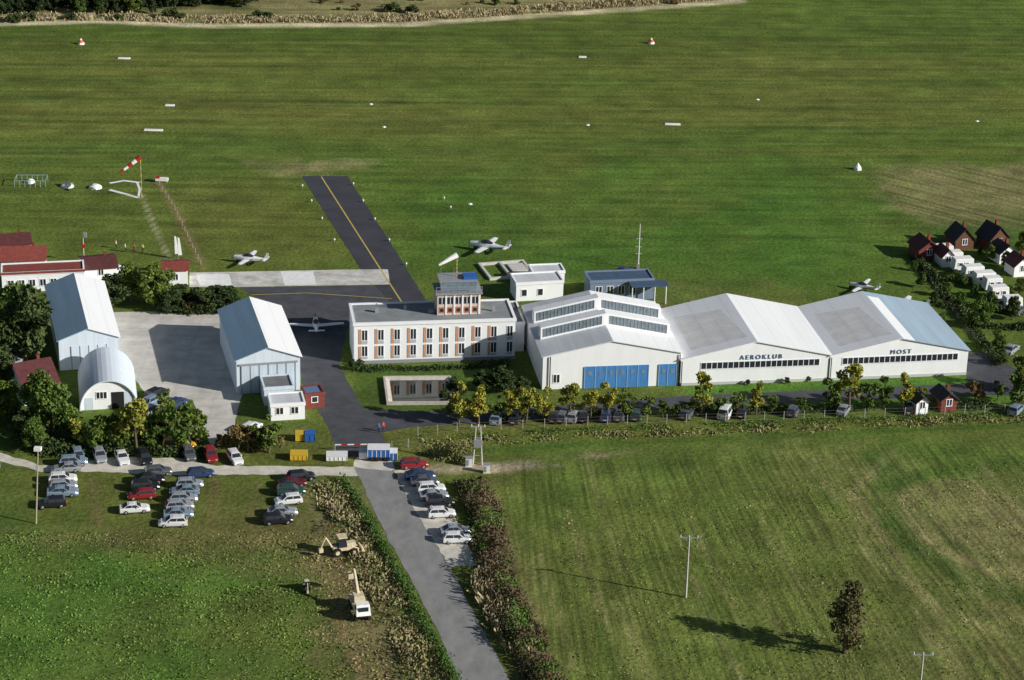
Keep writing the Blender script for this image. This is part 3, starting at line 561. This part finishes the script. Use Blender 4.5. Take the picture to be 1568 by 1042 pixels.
def stems(name,pts,w,h,n,mt,gap=.2,poly=None,cols=False):
    if poly is None: q,o=along(pts,n,w)
    else:
        pa=A(W(poly)); lo,hi=pa.min(0),pa.max(0); q=rng.random((n,2))*(hi-lo)+lo; q=q[sd(q[:,0],q[:,1],[tuple(x) for x in pa])>0]
    q=q+rng.normal(0,.35,q.shape)
    q=q[vn(q[:,0],q[:,1],3,320)+.5*(rng.random(len(q))-.5)>gap]; m_=len(q); hh=h*rng.uniform(.3,1.2,m_)*(.4+.9*vn(q[:,0],q[:,1],2.5,321)); an=rng.random(m_)*6.28; wd=rng.uniform(.05,.13,m_)
    dx=np.stack([np.cos(an),np.sin(an)],1)*wd[:,None]; ln=rng.normal(0,.35,(m_,2))*hh[:,None]
    b0_=np.concatenate([q-dx,np.zeros((m_,1))],1); b1=np.concatenate([q+dx,np.zeros((m_,1))],1); t1=np.concatenate([q+dx*1.3+ln,hh[:,None]],1); t0=np.concatenate([q-dx*1.3+ln,hh[:,None]*.9],1)
    v=np.stack([b0_,b1,t1,t0],1).reshape(-1,3); me_=leafobj(name,v,mt)
    if cols:
        cc=gcolor(q[:,0],q[:,1])*rng.uniform(1.0,2.0,(m_,1)); cc=np.repeat(np.concatenate([cc,np.ones((m_,1))],1),4,0)
        a_=me_.attributes.new("gcol","FLOAT_COLOR","POINT"); a_.data.foreach_set("color",cc.astype(np.float32).ravel())
    link(bpy.data.objects.new(name,me_))
gm=bpy.data.materials.new("grass_blades"); gm.use_nodes=True; q=gm.node_tree.nodes.new("ShaderNodeAttribute"); q.attribute_name="gcol"; gm.node_tree.links.new(q.outputs["Color"],gm.node_tree.nodes["Principled BSDF"].inputs["Base Color"]); gm.node_tree.nodes["Principled BSDF"].inputs["Roughness"].default_value=.9
stems("meadow_grass",None,0,.18,22000,gm,.3,[(-60,815),(500,815),(560,900),(620,1080),(-60,1080)],True)
stems("field_grass",None,0,.14,16000,gm,.4,[(850,780),(1600,700),(1700,1080),(880,1080)],True)
hedge("roadside_hedge",[(524,735),(556,785),(600,865),(650,960),(705,1060)],1.2,1.1,5500,hedgeM,.18,.1)
stems("tall_dry_grass",[(500,745),(540,810),(580,890),(625,975),(670,1060)],4.5,.65,6500,straw,.38)
stems("tall_dry_grass",[(500,760),(545,830),(590,910),(640,1010)],3.0,.8,1300,strawP,.55)
hedge("roadside_weeds",[(490,740),(530,800),(572,880),(615,980),(655,1060)],6,.6,3500,hedgeM,.17,.5,3)
hedge("roadside_weeds",[(485,760),(520,820),(560,900),(605,990),(640,1060)],5,.7,2000,scrubM,.17,.55,3)
hedge("roadside_scrub",[(722,742),(745,790),(752,850),(768,910),(795,960),(815,1000),(840,1060)],5.0,2.3,12000,scrubM,.2,.36,3)
hedge("roadside_scrub",[(722,742),(745,790),(752,850),(768,910),(795,960),(815,1000),(840,1060)],4.6,2.4,7500,hedgeM,.2,.42,3.7)
hedge("scrub_understory",[(718,760),(735,842),(752,900),(780,960),(815,1050)],1.2,.7,3500,hedgeM,.18,.3,4)
stems("tall_dry_grass",[(725,880),(745,900),(790,980),(800,1000)],4,1.5,1600,strawP,.45)
hedge("gate_scrub",[(655,690),(690,700),(720,700)],4,1.8,2200,straw,.18,.35)
hedge("tree_row_shrubs",[(700,650),(850,640),(1060,634),(1300,626),(1568,622)],2.2,1.3,9000,leafD,.22,.45,5)
hedge("shaded_shrub_belt",[(30,694),(120,696),(220,694),(330,696)],2.5,1.8,6000,leafD,.28,.4,5)
hedge("yard_shrub_belt",[(10,640),(60,680),(110,672),(190,668),(250,665),(310,675)],3.5,2.4,7000,leafD,.28,.2,5)
hedge("bank_shrubs",[(345,680),(430,690)],3,2.2,3000,leafB,.22,.3,4)
hedge("clipped_hedge",[(245,474),(300,478),(368,470)],3.5,2.6,6000,leafD,.28,.1,6)
hedge("fence_line_weeds",[(640,672),(760,665),(1000,655),(1300,645),(1600,632)],2.0,.4,5000,hedgeM,.16,.45,5)
stems("fence_line_dry_grass",[(640,680),(760,676),(1000,664),(1300,652),(1600,640)],3,.4,3500,straw,.5)
stems("far_dry_grass",[(-40,30),(150,28),(330,32),(620,30),(830,16),(1100,-4)],6,1.2,13000,strawP,.35)
hedge("office_hedge",[(545,568),(640,566),(780,560)],1.2,.8,2500,leafD,.2,.1)
hedge("garden_hedge",[(1400,395),(1440,440),(1490,505),(1530,560)],1.6,1.3,5000,leafD,.25,.1)
hedge("garden_hedge",[(1440,470),(1560,480)],1.2,1.2,2500,leafD,.25,.2)
hedge("garden_hedge",[(1450,430),(1568,445)],1.2,1.0,1500,leafA,.25,.2)
hedge("garden_hedge",[(1500,500),(1568,505)],1.2,1.2,1800,leafD,.25,.2)
# ---------------------------------------------------------------- cars
def paint(name,c,metal=.1): return mat("car_paint_"+name,c,.25,metal=metal,spec=.5)
PC={"silver":paint("silver",(.45,.48,.52),.4),"white":paint("white",(.8,.8,.8)),"black":paint("black",(.02,.02,.025)),"red":paint("red",(.28,.025,.03)),"maroon":paint("maroon",(.12,.015,.02)),"blue":paint("blue",(.03,.06,.15)),"lblue":paint("light_blue",(.28,.37,.47),.3),"grey":paint("grey",(.14,.15,.17),.3),"green":paint("green",(.03,.08,.06)),"yellow":paint("yellow",(.75,.42,.03))}
lampw=mat("headlamp",(.7,.7,.7),.2); lampr=mat("tail_lamp",(.4,.01,.01),.3); hub=mat("wheel_hub",(.4,.4,.42),.4,metal=.5)
def carmesh(style,paintm):
    mb=MB(); Lh=2.15 if style!='van' else 2.5; Wd=.87 if style!='van' else .95
    if style=='hatch': belt=[(-2.1,.45,.72),(-2.02,.95,.86),(-1.0,.98,.9),(.75,.98,.87),(1.75,.82,.84),(2.08,.66,.74),(2.14,.5,.68)]; cab=[(-2.0,-.0),( -1.65,0),(.35,0),(1.05,0)]; top=1.46
    elif style=='sedan': belt=[(-2.25,.5,.74),(-2.15,.93,.84),(-1.5,.99,.87),(.8,.98,.88),(1.85,.82,.85),(2.2,.66,.75),(2.26,.5,.68)]; cab=[(-1.75,0),(-1.0,0),(.25,0),(1.0,0)]; top=1.42
    else: belt=[(-2.45,.5,.9),(-2.4,1.1,.95),(-1.0,1.12,.96),(1.3,1.1,.95),(2.1,.98,.92),(2.42,.75,.85),(2.48,.5,.78)]; cab=[(-2.42,0),(-2.3,0),(1.2,0),(1.85,0)]; top=1.95
    secs=[]
    for x,z,w2 in belt:
        zb=.24; secs.append([(x,-w2*.92,zb),(x,-w2,zb+.14),(x,-w2,z-.14 if z>.6 else z-.05),(x,-w2*.9,z),(x,w2*.9,z),(x,w2,z-.14 if z>.6 else z-.05),(x,w2,zb+.14),(x,w2*.92,zb)])
    mb.loft(secs,0)
    zb=max(b_[1] for b_ in belt)-.03; x0,x1,x2,x3=[c_[0] for c_ in cab]; w0=Wd*.93; w1=Wd*.74
    B=[(x0,-w0,zb),(x3,-w0,zb),(x3,w0,zb),(x0,w0,zb)]; T_=[(x1,-w1,top),(x2,-w1,top),(x2,w1,top),(x1,w1,top)]
    mb.hexa(B,T_,0); mb.hexa([(x1+.1,-w1+.08,top),(x2-.15,-w1+.08,top),(x2-.15,w1-.08,top),(x1+.1,w1-.08,top)],[(x1+.25,-w1+.2,top+.05),(x2-.35,-w1+.2,top+.05),(x2-.35,w1-.2,top+.05),(x1+.25,w1-.2,top+.05)],0)
    def lerp(a_,b_,t_): return tuple(a_[i]+(b_[i]-a_[i])*t_ for i in range(3))
    def pane(a_,b_,c_,d_,nrm,l=.05,r=.05,lo=.08,hi=.10):
        q=[lerp(lerp(a_,b_,l),lerp(d_,c_,l),lo),lerp(lerp(a_,b_,1-r),lerp(d_,c_,1-r),lo),lerp(lerp(a_,b_,1-r),lerp(d_,c_,1-r),1-hi),lerp(lerp(a_,b_,l),lerp(d_,c_,l),1-hi)]
        n=Vector(nrm)*.015; mb.poly([Vector(p_)+n for p_ in q],1)
    pane(B[1],B[2],T_[2],T_[1],(.8,0,.6)); pane(B[3],B[0],T_[0],T_[3],(-.8,0,.6))
    for sgn,(a_,b_,c_,d_) in ((-1,(B[0],B[1],T_[1],T_[0])),(1,(B[3],B[2],T_[2],T_[3]))):
        pane(a_,b_,c_,d_,(0,sgn,.3),.06,.52); pane(a_,b_,c_,d_,(0,sgn,.3),.51,.07)
    xw=1.32 if style!='van' else 1.55
    for x in (-xw,xw):
        for s_ in (-1,1):
            mb.cyl((x,s_*(Wd-.2),.32),(x,s_*(Wd+.015),.32),.32,.32,12,2); mb.cyl((x,s_*(Wd+.016),.32),(x,s_*(Wd+.03),.32),.19,.17,10,3)
    xf=belt[-2][0]; xr=belt[1][0]
    for s_ in (-1,1):
        mb.box(xf-.12,xf+.03,s_*.55-.14,s_*.55+.14,.52,.66,4); mb.box(belt[0][0]-.015,belt[0][0]+.1,s_*.58-.12,s_*.58+.12,.55,.8,5); mb.box(x2-.0,x2+.18,s_*(Wd+.04)-.07,s_*(Wd+.04)+.07,zb,zb+.13,0)
    mb.box(belt[-1][0]-.04,belt[-1][0]+.02,-.4,.4,.32,.44,2); mb.box(belt[0][0]-.03,belt[0][0]+.01,-.3,.3,.5,.62,4)
    return mb.mesh("car_body",[paintm,glass,black,hub,lampw,lampr])
_c={}
def car(u,v,style,colr,hd,name="parked_car"):
    k=(style,colr)
    if k not in _c: _c[k]=carmesh(style,PC[colr])
    s=random.uniform(.97,1.04); return inst(_c[k],name if style!='van' else "parked_van",P(u,v)+Vector((0,0,.02)),R(hd+random.uniform(-5,5)),s)
st=['hatch','sedan','hatch','van']
lot=[(114,712,'lblue'),(104,722,'silver'),(98,738,'white'),(97,749,'silver'),(99,759,'lblue'),(82,776,'black'),
(242,727,'grey'),(230,739,'black'),(222,750,'black'),(217,763,'red'),(205,784,'white'),
(306,730,'blue'),(288,746,'silver'),(285,757,'lblue'),(281,768,'silver'),(275,780,'silver'),(272,792,'lblue'),(268,805,'white'),
(460,735,'black'),(449,745,'maroon'),(446,757,'green'),(443,771,'white'),(432,789,'silver'),(424,801,'black')]
for i,(u,v,c_) in enumerate(lot): car(u+random.uniform(-3,3),v,st[i%3],c_,12+(180 if i%4==1 else 0))
for u,v,c_,s_ in [(120,703,'lblue','hatch'),(153,703,'silver','hatch'),(187,706,'white','sedan'),(222,706,'black','hatch'),(289,700,'grey','hatch'),(323,702,'red','hatch'),(360,706,'white','hatch')]: car(u,v,s_,c_,-70)
car(275,689,'van','yellow',8)
for u,v,c_,s_ in [(634,716,'red','hatch'),(643,733,'blue','sedan'),(650,742,'grey','sedan'),(660,753,'white','hatch'),(664,764,'silver','sedan'),(673,774,'black','hatch'),(676,791,'white','hatch'),(697,818,'silver','sedan'),(700,830,'white','hatch')]: car(u,v,s_,c_,10)
for u,v,c_,s_ in [(240,607,'black','hatch'),(236,618,'lblue','hatch'),(232,632,'silver','hatch'),(272,622,'blue','hatch'),(18,548,'white','van'),(22,560,'silver','hatch'),(182,418,'white','hatch'),(385,660,'white','hatch'),(955,420,'blue','sedan'),(1556,632,'lblue','hatch'),(1540,470,'blue','hatch'),(1558,480,'grey','hatch'),(1548,540,'silver','sedan')]: car(u,v,s_,c_,60)
for i,u in enumerate([760,788,862,878,895,928,850,950,975,1052,1112,1136,1215,1292,1390]):
    car(u,645-(u-760)*.024,'van' if u==1112 else ['hatch','sedan','hatch'][i%3],'white' if u==1112 else ['lblue','black','grey','silver','black','blue','black','grey','green','grey'][i%10],80+random.uniform(-10,10))
def container(name,u,v,L,wd,h,m1,hd,m2=None,wheels=False):
    mb=MB(); z=.7 if wheels else .15; mb.box(0-L/2,L/2,-wd/2,wd/2,z,z+h,0)
    n=int(L/.6)
    for k in range(n+1):
        x=-L/2+L*k/n; 
        for s_ in (-1,1): mb.box(max(x-.05,-L/2-.02),min(x+.05,L/2+.02),s_*(wd/2+.03)-.026,s_*(wd/2+.03)+.026,z+.1,z+h-.1,1)
    mb.box(-L/2-.04,L/2+.04,-wd/2-.06,wd/2+.06,z+h+.002,z+h+.1,1); mb.box(-L/2,L/2,-wd/2+.1,wd/2-.1,.12,z-.003,2) 
    if wheels:
        for x in (-L*.25,-L*.1,L*.35):
            for s_ in (-1,1): mb.cyl((x,s_*(wd/2-.25),.42),(x,s_*wd/2,.42),.42,.42,12,2)
    return mb.obj(name,[m1,m2 or m1,black],loc=P(u,v),rot=R(hd))
tw_=mat("trailer_white",(.78,.78,.78),.5,(1,.1))
container("yellow_skip_container",461,674,1.7,1.6,1.1,yellow,5); container("blue_skip_container",475,675,1.6,1.6,1.2,blue,5); container("yellow_storage_box",458,703,2.6,1.8,.9,yellow,3)
container("white_trailer",516,704,3.2,1.8,.8,tw_,4); container("white_blue_trailer",580,703,3.4,2.1,1.3,blue,3,tw_,True); container("site_container",602,703,1.3,1.8,1.2,blue,3,whm); container("white_trailer",557,701,1.4,1.8,1.0,tw_,3)
for u,v,L in [(1462,408,4.2),(1452,398,3.6),(1478,418,4.2),(1494,430,4.2),(1510,440,4.4),(1526,448,3.6),(1534,462,3.8),(1556,478,3.6)]:
    f=Frame("white_caravan",u-18,v,u+18,v-2); mb=MB(); Wc=L; mb.hexa([(0,0,.4),(Wc,0,.4),(Wc,2.2,.4),(0,2.2,.4)],[(.25,.05,2.6),(Wc-.25,.05,2.6),(Wc-.25,2.15,2.6),(.25,2.15,2.6)]); mb.obj("body",[whm],f.e,bevel=.08)
    windows(f,[(.9,1.7,1.3,1.9,1),(2.2,3.0,1.3,1.9,1)],y=0); mb=MB(); [mb.cyl((Wc/2,y,.35),(Wc/2,y+.2,.35),.34,.34,10) for y in (.1,1.9)]; mb.obj("wheels",[black],f.e)
dkr=mat("dark_tile",(.035,.035,.04),.7,(1,.2)); wood=mat("brown_timber",(.14,.06,.035),.7,(1.5,.2))
for u1,v1,u2,v2,mw,mr,dd,hh in [(1406,400,1438,398,brick,maroon,5,3.8),(1462,384,1490,382,wood,dkr,4.5,4.3),(1515,384,1543,380,wood,dkr,4.5,4.5),(1442,410,1460,409,white,maroon,4,3.5),(1530,405,1556,402,white,dkr,4,3.6),(1552,425,1578,423,white,maroon,4,3.8),(1440,632,1464,630,brick,dkr,4,3.2),(1402,636,1420,634,white,dkr,3,3.0)]:
    house("garden_cottage",u1,v1,u2,v2,dd,2.2,hh,mw,mr,'y')
# ---------------------------------------------------------------- aircraft
def ring(x,w2,h2,zc,n=12): return [(x,w2*math.cos(2*math.pi*k/n),zc+h2*math.sin(2*math.pi*k/n)) for k in range(n)]
def planemesh(m2,L=7.6,span=9.2,high=False):
    mb=MB(); s=L/7.6
    mb.loft([ring(x*s,a_*s,b_*s,z*s) for x,a_,b_,z in [(3.6,.12,.12,1.15),(3.4,.38,.38,1.15),(2.6,.5,.5,1.15),(1.5,.58,.58,1.2),(.3,.6,.62,1.25),(-.8,.5,.52,1.25),(-2.2,.28,.32,1.3),(-3.8,.07,.16,1.38)]],0)
    mb.loft([ring(x*s,a_*s,b_*s,z*s) for x,a_,b_,z in [(1.6,.2,.1,1.62),(1.0,.5,.42,1.68),(.2,.52,.5,1.7),(-.7,.35,.25,1.6),(-1.1,.12,.08,1.5)]],1)
    mb.loft([ring(x*s,a_*s,b_*s,z*s) for x,a_,b_,z in [(3.3,.3,.2,.86),(1.5,.5,.22,.82),(-.8,.42,.22,.88),(-2.6,.2,.16,1.1)]],2)
    z=.85*s if not high else 1.9*s
    def wing(y0,y1,xc0,c0,xc1,c1,z0,z1,m,t_=.09):
        sec=lambda y,xc,c_,zz:[(xc+c_/2,y,zz),(xc+c_*.2,y,zz+t_),(xc-c_/2,y,zz+.01),(xc+c_*.2,y,zz-t_*.5)]
        mb.loft([sec(y0,xc0,c0,z0),sec(y1,xc1,c1,z1)],m)
    hs=span/2
    for q in (-1,1):
        wing(q*.3,q*(hs-1),.6,1.55*s,.55,1.25*s,z,z+.3,0); wing(q*(hs-1),q*hs,.55,1.25*s,.5,.9*s,z+.3,z+.36,0)
        wing(0,q*1.5*s,-3.4*s,.9*s,-3.45*s,.65*s,1.42*s,1.45*s,0,.05)
        mb.cyl((.2,q*1.2,.75*s),(.1,q*1.25,.25),.06,.05,6,3); mb.cyl((.1,q*1.18,.25),(.1,q*1.34,.25),.25,.25,10,3)
    mb.hexa([(-3.0*s,-.05,1.4*s),(-3.85*s,-.05,1.4*s),(-3.85*s,.05,1.4*s),(-3.0*s,.05,1.4*s)],[(-3.65*s,-.03,2.75*s),(-4.1*s,-.03,2.75*s),(-4.1*s,.03,2.75*s),(-3.65*s,.03,2.75*s)],0)
    mb.cyl((2.6,0,.8),(2.65,0,.22),.05,.05,6,3); mb.cyl((2.65,-.08,.22),(2.65,.08,.22),.22,.22,10,3)
    mb.box(3.62*s,3.66*s,-.06,.06,1.15*s-.95,1.15*s+.95,3); mb.cyl((3.55*s,0,1.15*s),(3.9*s,0,1.15*s),.16,.03,8,2)
    return mb.mesh("aircraft",[mat("aircraft_white",(.88,.88,.88),.3,spec=.5),glass,m2,black],smooth=False)
inst(planemesh(blue,8.4,9.6),"light_aircraft",P(748,386),R(158)); inst(planemesh(whm,7.0,8.0),"light_aircraft",P(383,404),R(165)); inst(planemesh(blue,7.2,9.8),"light_aircraft",P(484,507),R(97))
inst(planemesh(red,6.0,8.0),"light_aircraft",P(1322,446),R(150)); inst(planemesh(whm,7.6,9),"light_aircraft",P(1388,476),R(160))
# ---------------------------------------------------------------- poles etc.
def pole(name,u,v,h,lean=0,arms=True,mt=concw):
    mb=MB(); mb.cyl((0,0,0),(lean,0,h),.17,.1,8,0)
    if arms:
        mb.box(lean-1.3,lean+1.3,-.06,.06,h-.25,h-.1,1)
        for x in (-1.15,0,1.15): mb.cyl((lean+x,0,h-.1),(lean+x,0,h+.22),.07,.05,6,2)
        mb.cyl((lean-.7,0,h-.2),(lean,0,h-.9),.03,.03,5,1); mb.cyl((lean+.7,0,h-.2),(lean,0,h-.9),.03,.03,5,1)
    return mb.obj(name,[mt,grey,whm],loc=P(u,v))
pole("power_pole",1050,915,9.3); pole("power_pole",1404,1098,9.0)
mb=MB(); mb.cyl((0,0,0),(.9,0,11.6),.15,.09,8,0); mb.box(.4,1.4,-.4,.4,11.6,12.1,1); mb.obj("lamp_post",[mat("pole_wood",(.4,.34,.25),.8),whm],loc=P(55,802))
mb=MB()
for sx_ in (-.7,.7): mb.cyl((sx_,0,0),(sx_*.5,0,6.5),.14,.1,8,0)
for z in (1.5,3.0,4.5): mb.box(-.7,.7,-.05,.05,z,z+.12,1)
mb.box(-.6,.6,-.5,.5,3.1,4.3,2); mb.box(-1.2,1.2,-.06,.06,6.3,6.45,1); [mb.cyl((x,0,6.45),(x,0,6.8),.08,.05,6,3) for x in (-1,0,1)]; mb.obj("pole_transformer",[concw,grey,grey,whm],loc=P(731,712))
for u,v in [(718,714),(745,724)]:
    mb=MB(); mb.box(-.5,.5,-.35,.35,0,1.4,0); mb.box(-.55,.55,-.4,.4,1.402,1.5,1); mb.box(-.42,-.02,-.37,-.352,.2,1.2,1); mb.obj("electric_cabinet",[whm,grey],loc=P(u,v))
sock("windsock",P(217,302),8.6,5.2,(-1,-.35),(2,3),drop=.75)
def fence(pts,h,step,name,mt,rail=True,r=.05):
    mb=MB(); p=[Vector((*q,0)) for q in W(pts)]
    for k in range(len(p)-1):
        n=max(1,int((p[k+1]-p[k]).length/step))
        for q in range(n):
            c_=p[k].lerp(p[k+1],q/n); mb.box(c_.x-r,c_.x+r,c_.y-r,c_.y+r,0,h,0)
        if rail:
            for z in (.3,h*.6,h-.1): mb.cyl(p[k]+Vector((0,-.09,z)),p[k+1]+Vector((0,-.09,z)),.008,.008,4,1)
    mb.obj(name,[mt,grey])
fence([(640,668),(700,662),(900,652),(1200,644),(1568,632),(1620,630)],1.6,3.2,"wire_fence",concw)
fence([(240,276),(268,322),(312,415)],1.0,3,"boundary_fence",concw,r=.04); fence([(600,690),(650,682)],1.6,2.5,"gate_fence",concw); fence([(1400,398),(1480,510),(1568,600)],1.2,3,"garden_fence",wood)
fence([(0,716),(110,727)],.9,4,"track_post_row",concw)
for u,v,r_ in [(103,286,1.4),(146,288,1.4),(47,280,1.0)]:
    mb=MB(); mb.cyl((0,0,0),(0,0,.45),r_,r_*.85,12); mb.cyl((0,0,.45),(0,0,.8),r_*.85,r_*.35,12); mb.obj("signal_marker_dome",[whm],loc=P(u,v))
f=Frame("signal_frame",22,287,72,287); mb=MB(); 
for k in range(7): mb.box(k*1.05,k*1.05+.1,0,.1,0,1.3); mb.box(k*1.05,k*1.05+.1,3.9,4,0,1.3)
mb.box(0,6.4,0,.1,1.3,1.4);mb.box(0,6.4,3.9,4,1.3,1.4);mb.box(0,.1,.1,3.9,1.3,1.4);mb.box(6.3,6.4,.1,3.9,1.3,1.4); mb.obj("frame_rails",[mat("greenish_steel",(.3,.42,.4),.5)],f.e)
ribbon("signal_strip",[(168,281),(190,277),(214,280)],.9,.02,whm); ribbon("signal_strip",[(168,291),(190,297),(212,303)],.9,.02,whm); ribbon("signal_strip",[(210,280),(214,290),(212,303)],.5,.028,whm)
p=P(248,279); mb=MB(); mb.box(-1.3,1.3,-.5,.5,.3,.9,0); mb.box(-1.3,-.4,-.52,.52,.902,1.2,1); [mb.cyl((x,0,0),(x,0,.3),.1,.1,6,0) for x in (-1,1)]; mb.obj("signal_box",[whm,red],loc=p)
for u,v in [(268,396),(273,398)]:
    mb=MB(); mb.cyl((0,0,0),(0,0,4.6),.04,.03,6,1); mb.hexa([(0,-.02,.9),(.75,-.02,.9),(.75,.02,.9),(0,.02,.9)],[(0,-.02,4.5),(.35,-.02,4.3),(.35,.02,4.3),(0,.02,4.5)],0); mb.obj("feather_flag",[whm,grey],loc=P(u,v),rot=.2)
mb=MB(); mb.cyl((0,0,0),(0,0,5.4),.07,.05,6,0); mb.box(-.35,.35,-.2,.2,3,3.6,1); mb.box(.1,.7,-.15,.15,5,6,2); mb.obj("beacon_pole",[whm,red,grey],loc=P(129,402))
mb=MB(); [mb.cyl((x,0,0),(x,0,1.1),.1,.1,6,0) for x in (-4,4)]; 
for k in range(8): mb.box(-4+k,-3+k,-.06,.06,.95,1.1,1 if k%2 else 2)
mb.obj("barrier_gate",[grey,red,whm],loc=P(552,690),rot=.1)
def machine(name,u,v,hd,truck=False):
    mb=MB(); 
    if not truck:
        mb.box(-1.6,1.6,-.55,.55,.7,1.3,0); mb.hexa([(-.9,-.7,1.3),(.4,-.7,1.3),(.4,.7,1.3),(-.9,.7,1.3)],[(-.75,-.6,2.7),(.2,-.6,2.7),(.2,.6,2.7),(-.75,.6,2.7)],1); mb.box(-.9,.4,-.75,.75,2.7,2.85,0); mb.box(.4,1.7,-.45,.45,1.3,1.75,0)
        for x,r_ in ((-1.1,.65),(1.3,.5)):
            for s_ in (-1,1): mb.cyl((x,s_*.6,r_),(x,s_*1.0,r_),r_,r_,14,2); mb.cyl((x,s_*1.0,r_),(x,s_*1.03,r_),r_*.5,r_*.5,10,0)
        for s_ in (-.5,.5): mb.cyl((1.0,s_,1.3),(2.5,s_,.5),.1,.1,6,0)
        mb.hexa([(2.4,-1,.1),(3.1,-1,.15),(3.1,1,.15),(2.4,1,.1)],[(2.4,-1,.95),(2.6,-1,.9),(2.6,1,.9),(2.4,1,.95)],0)
        mb.cyl((-1.6,0,1.1),(-2.6,0,2.9),.16,.13,6,0); mb.cyl((-2.6,0,2.9),(-3.3,0,1.3),.12,.1,6,0); mb.box(-3.6,-3.0,-.3,.3,.7,1.3,0)
    else:
        mb.box(-3,3,-.5,.5,.8,1.1,2); mb.hexa([(1.5,-1,1.1),(3.2,-1,1.1),(3.2,1,1.1),(1.5,1,1.1)],[(1.6,-.9,2.5),(2.7,-.9,2.5),(2.7,.9,2.5),(1.6,.9,2.5)],3); mb.box(2.95,3.0,-.7,.7,1.6,2.3,1); mb.box(1.8,2.5,-.97,.97,1.7,2.3,1)
        mb.box(-2.6,1.2,-1,1,1.102,1.5,0); mb.box(-1.4,.2,-.7,.7,1.502,2.5,0)
        for x in (-2,-1,2.2):
            for s_ in (-1,1): mb.cyl((x,s_*.65,.5),(x,s_*1.05,.5),.5,.5,12,2)
        mb.cyl((-.8,0,2.3),(-3.6,0,4.6),.28,.2,6,0); mb.cyl((-3.6,0,4.6),(-5.6,0,3.0),.18,.14,6,0); mb.box(-6.2,-5.4,-.45,.45,2.2,3.0,0)
    return mb.obj(name,[beige,glass,black,whm],loc=P(u,v)+Vector((0,0,.01)),rot=R(hd),bevel=.04)
machine("backhoe_loader",526,848,20); machine("excavator_truck",550,938,-75,True); 
f=machine("small_tractor",470,905,100); f.scale=(.45,.45,.6)
# ---------------------------------------------------------------- people
def person(u,v,shirt,pants,hd,hgt=1.75,name="person_standing"):
    J={'pel':(0,0,.95),'ch':(0,0,1.32),'nk':(0,0,1.5),'hd':(.02,0,1.62),'ht':(.01,0,1.74),'hl':(.0,.1,.9),'hr':(0,-.1,.9),'kl':(.06,.11,.5),'kr':(-.02,-.11,.5),'al':(0,.12,.08),'ar':(-.14,-.12,.09),'tl':(.16,.13,.04),'tr':(.03,-.13,.04),'sl':(0,.19,1.42),'sr':(0,-.19,1.42),'el':(-.03,.26,1.14),'er':(.02,-.26,1.14),'wl':(.08,.27,.9),'wr':(.12,-.25,.92),'fl':(.12,.27,.82),'fr':(.17,-.24,.84)}
    E=[('pel','ch'),('ch','nk'),('nk','hd'),('hd','ht'),('pel','hl'),('pel','hr'),('hl','kl'),('hr','kr'),('kl','al'),('kr','ar'),('al','tl'),('ar','tr'),('ch','sl'),('ch','sr'),('sl','el'),('sr','er'),('el','wl'),('er','wr'),('wl','fl'),('wr','fr')]
    rad={'pel':.15,'ch':.16,'nk':.06,'hd':.1,'ht':.07,'hl':.1,'hr':.1,'kl':.065,'kr':.065,'al':.045,'ar':.045,'tl':.035,'tr':.035,'sl':.07,'sr':.07,'el':.045,'er':.045,'wl':.03,'wr':.03,'fl':.03,'fr':.03}
    ks=list(J); me_=bpy.data.meshes.new(name); me_.from_pydata([J[k] for k in ks],[(ks.index(a_),ks.index(b_)) for a_,b_ in E],[])
    o=bpy.data.objects.new(name,me_); link(o); o.location=P(u,v)+Vector((0,0,.02)); o.rotation_euler=(0,0,R(hd)); md=o.modifiers.new("skin","SKIN")
    me_.skin_vertices.new() if not me_.skin_vertices else None
    for i,k in enumerate(ks): me_.skin_vertices[0].data[i].radius=(rad[k],rad[k])
    me_.skin_vertices[0].data[0].use_root=True
    o.modifiers.new("sub","SUBSURF").levels=1
    M_=bpy.data.materials.new("person_clothes"); M_.use_nodes=True; t_=M_.node_tree; tc=t_.nodes.new("ShaderNodeTexCoord"); sx_=t_.nodes.new("ShaderNodeSeparateXYZ"); rp=t_.nodes.new("ShaderNodeValToRGB"); t_.links.new(tc.outputs["Object"],sx_.inputs[0])
    dv=t_.nodes.new("ShaderNodeMath"); dv.operation='DIVIDE'; dv.inputs[1].default_value=1.85; t_.links.new(sx_.outputs[2],dv.inputs[0]); t_.links.new(dv.outputs[0],rp.inputs[0])
    cr2=rp.color_ramp; cr2.interpolation='CONSTANT'; cr2.elements[0].color=(.02,.02,.02,1); cr2.elements[1].position=.05; cr2.elements[1].color=(*pants,1)
    for pp,cc in ((.52,shirt),(.82,(.5,.3,.22)),(.93,(.06,.04,.03))):
        e_=cr2.elements.new(pp); e_.color=(*cc,1)
    t_.links.new(rp.outputs[0],t_.nodes["Principled BSDF"].inputs[0]); me_.materials.append(M_)
for u,v,s_,p_,h_ in [(580,664,(.05,.15,.5),(.03,.04,.1),-90),(587,662,(.6,.05,.04),(.05,.05,.08),-60),(192,386,(.6,.6,.6),(.04,.05,.1),0),(206,388,(.5,.08,.05),(.05,.05,.05),40),(219,387,(.6,.5,.1),(.05,.05,.08),90),(178,381,(.6,.6,.62),(.03,.03,.05),180)]:
    person(u,v,s_,p_,h_)
print("objects",len(bpy.data.objects))
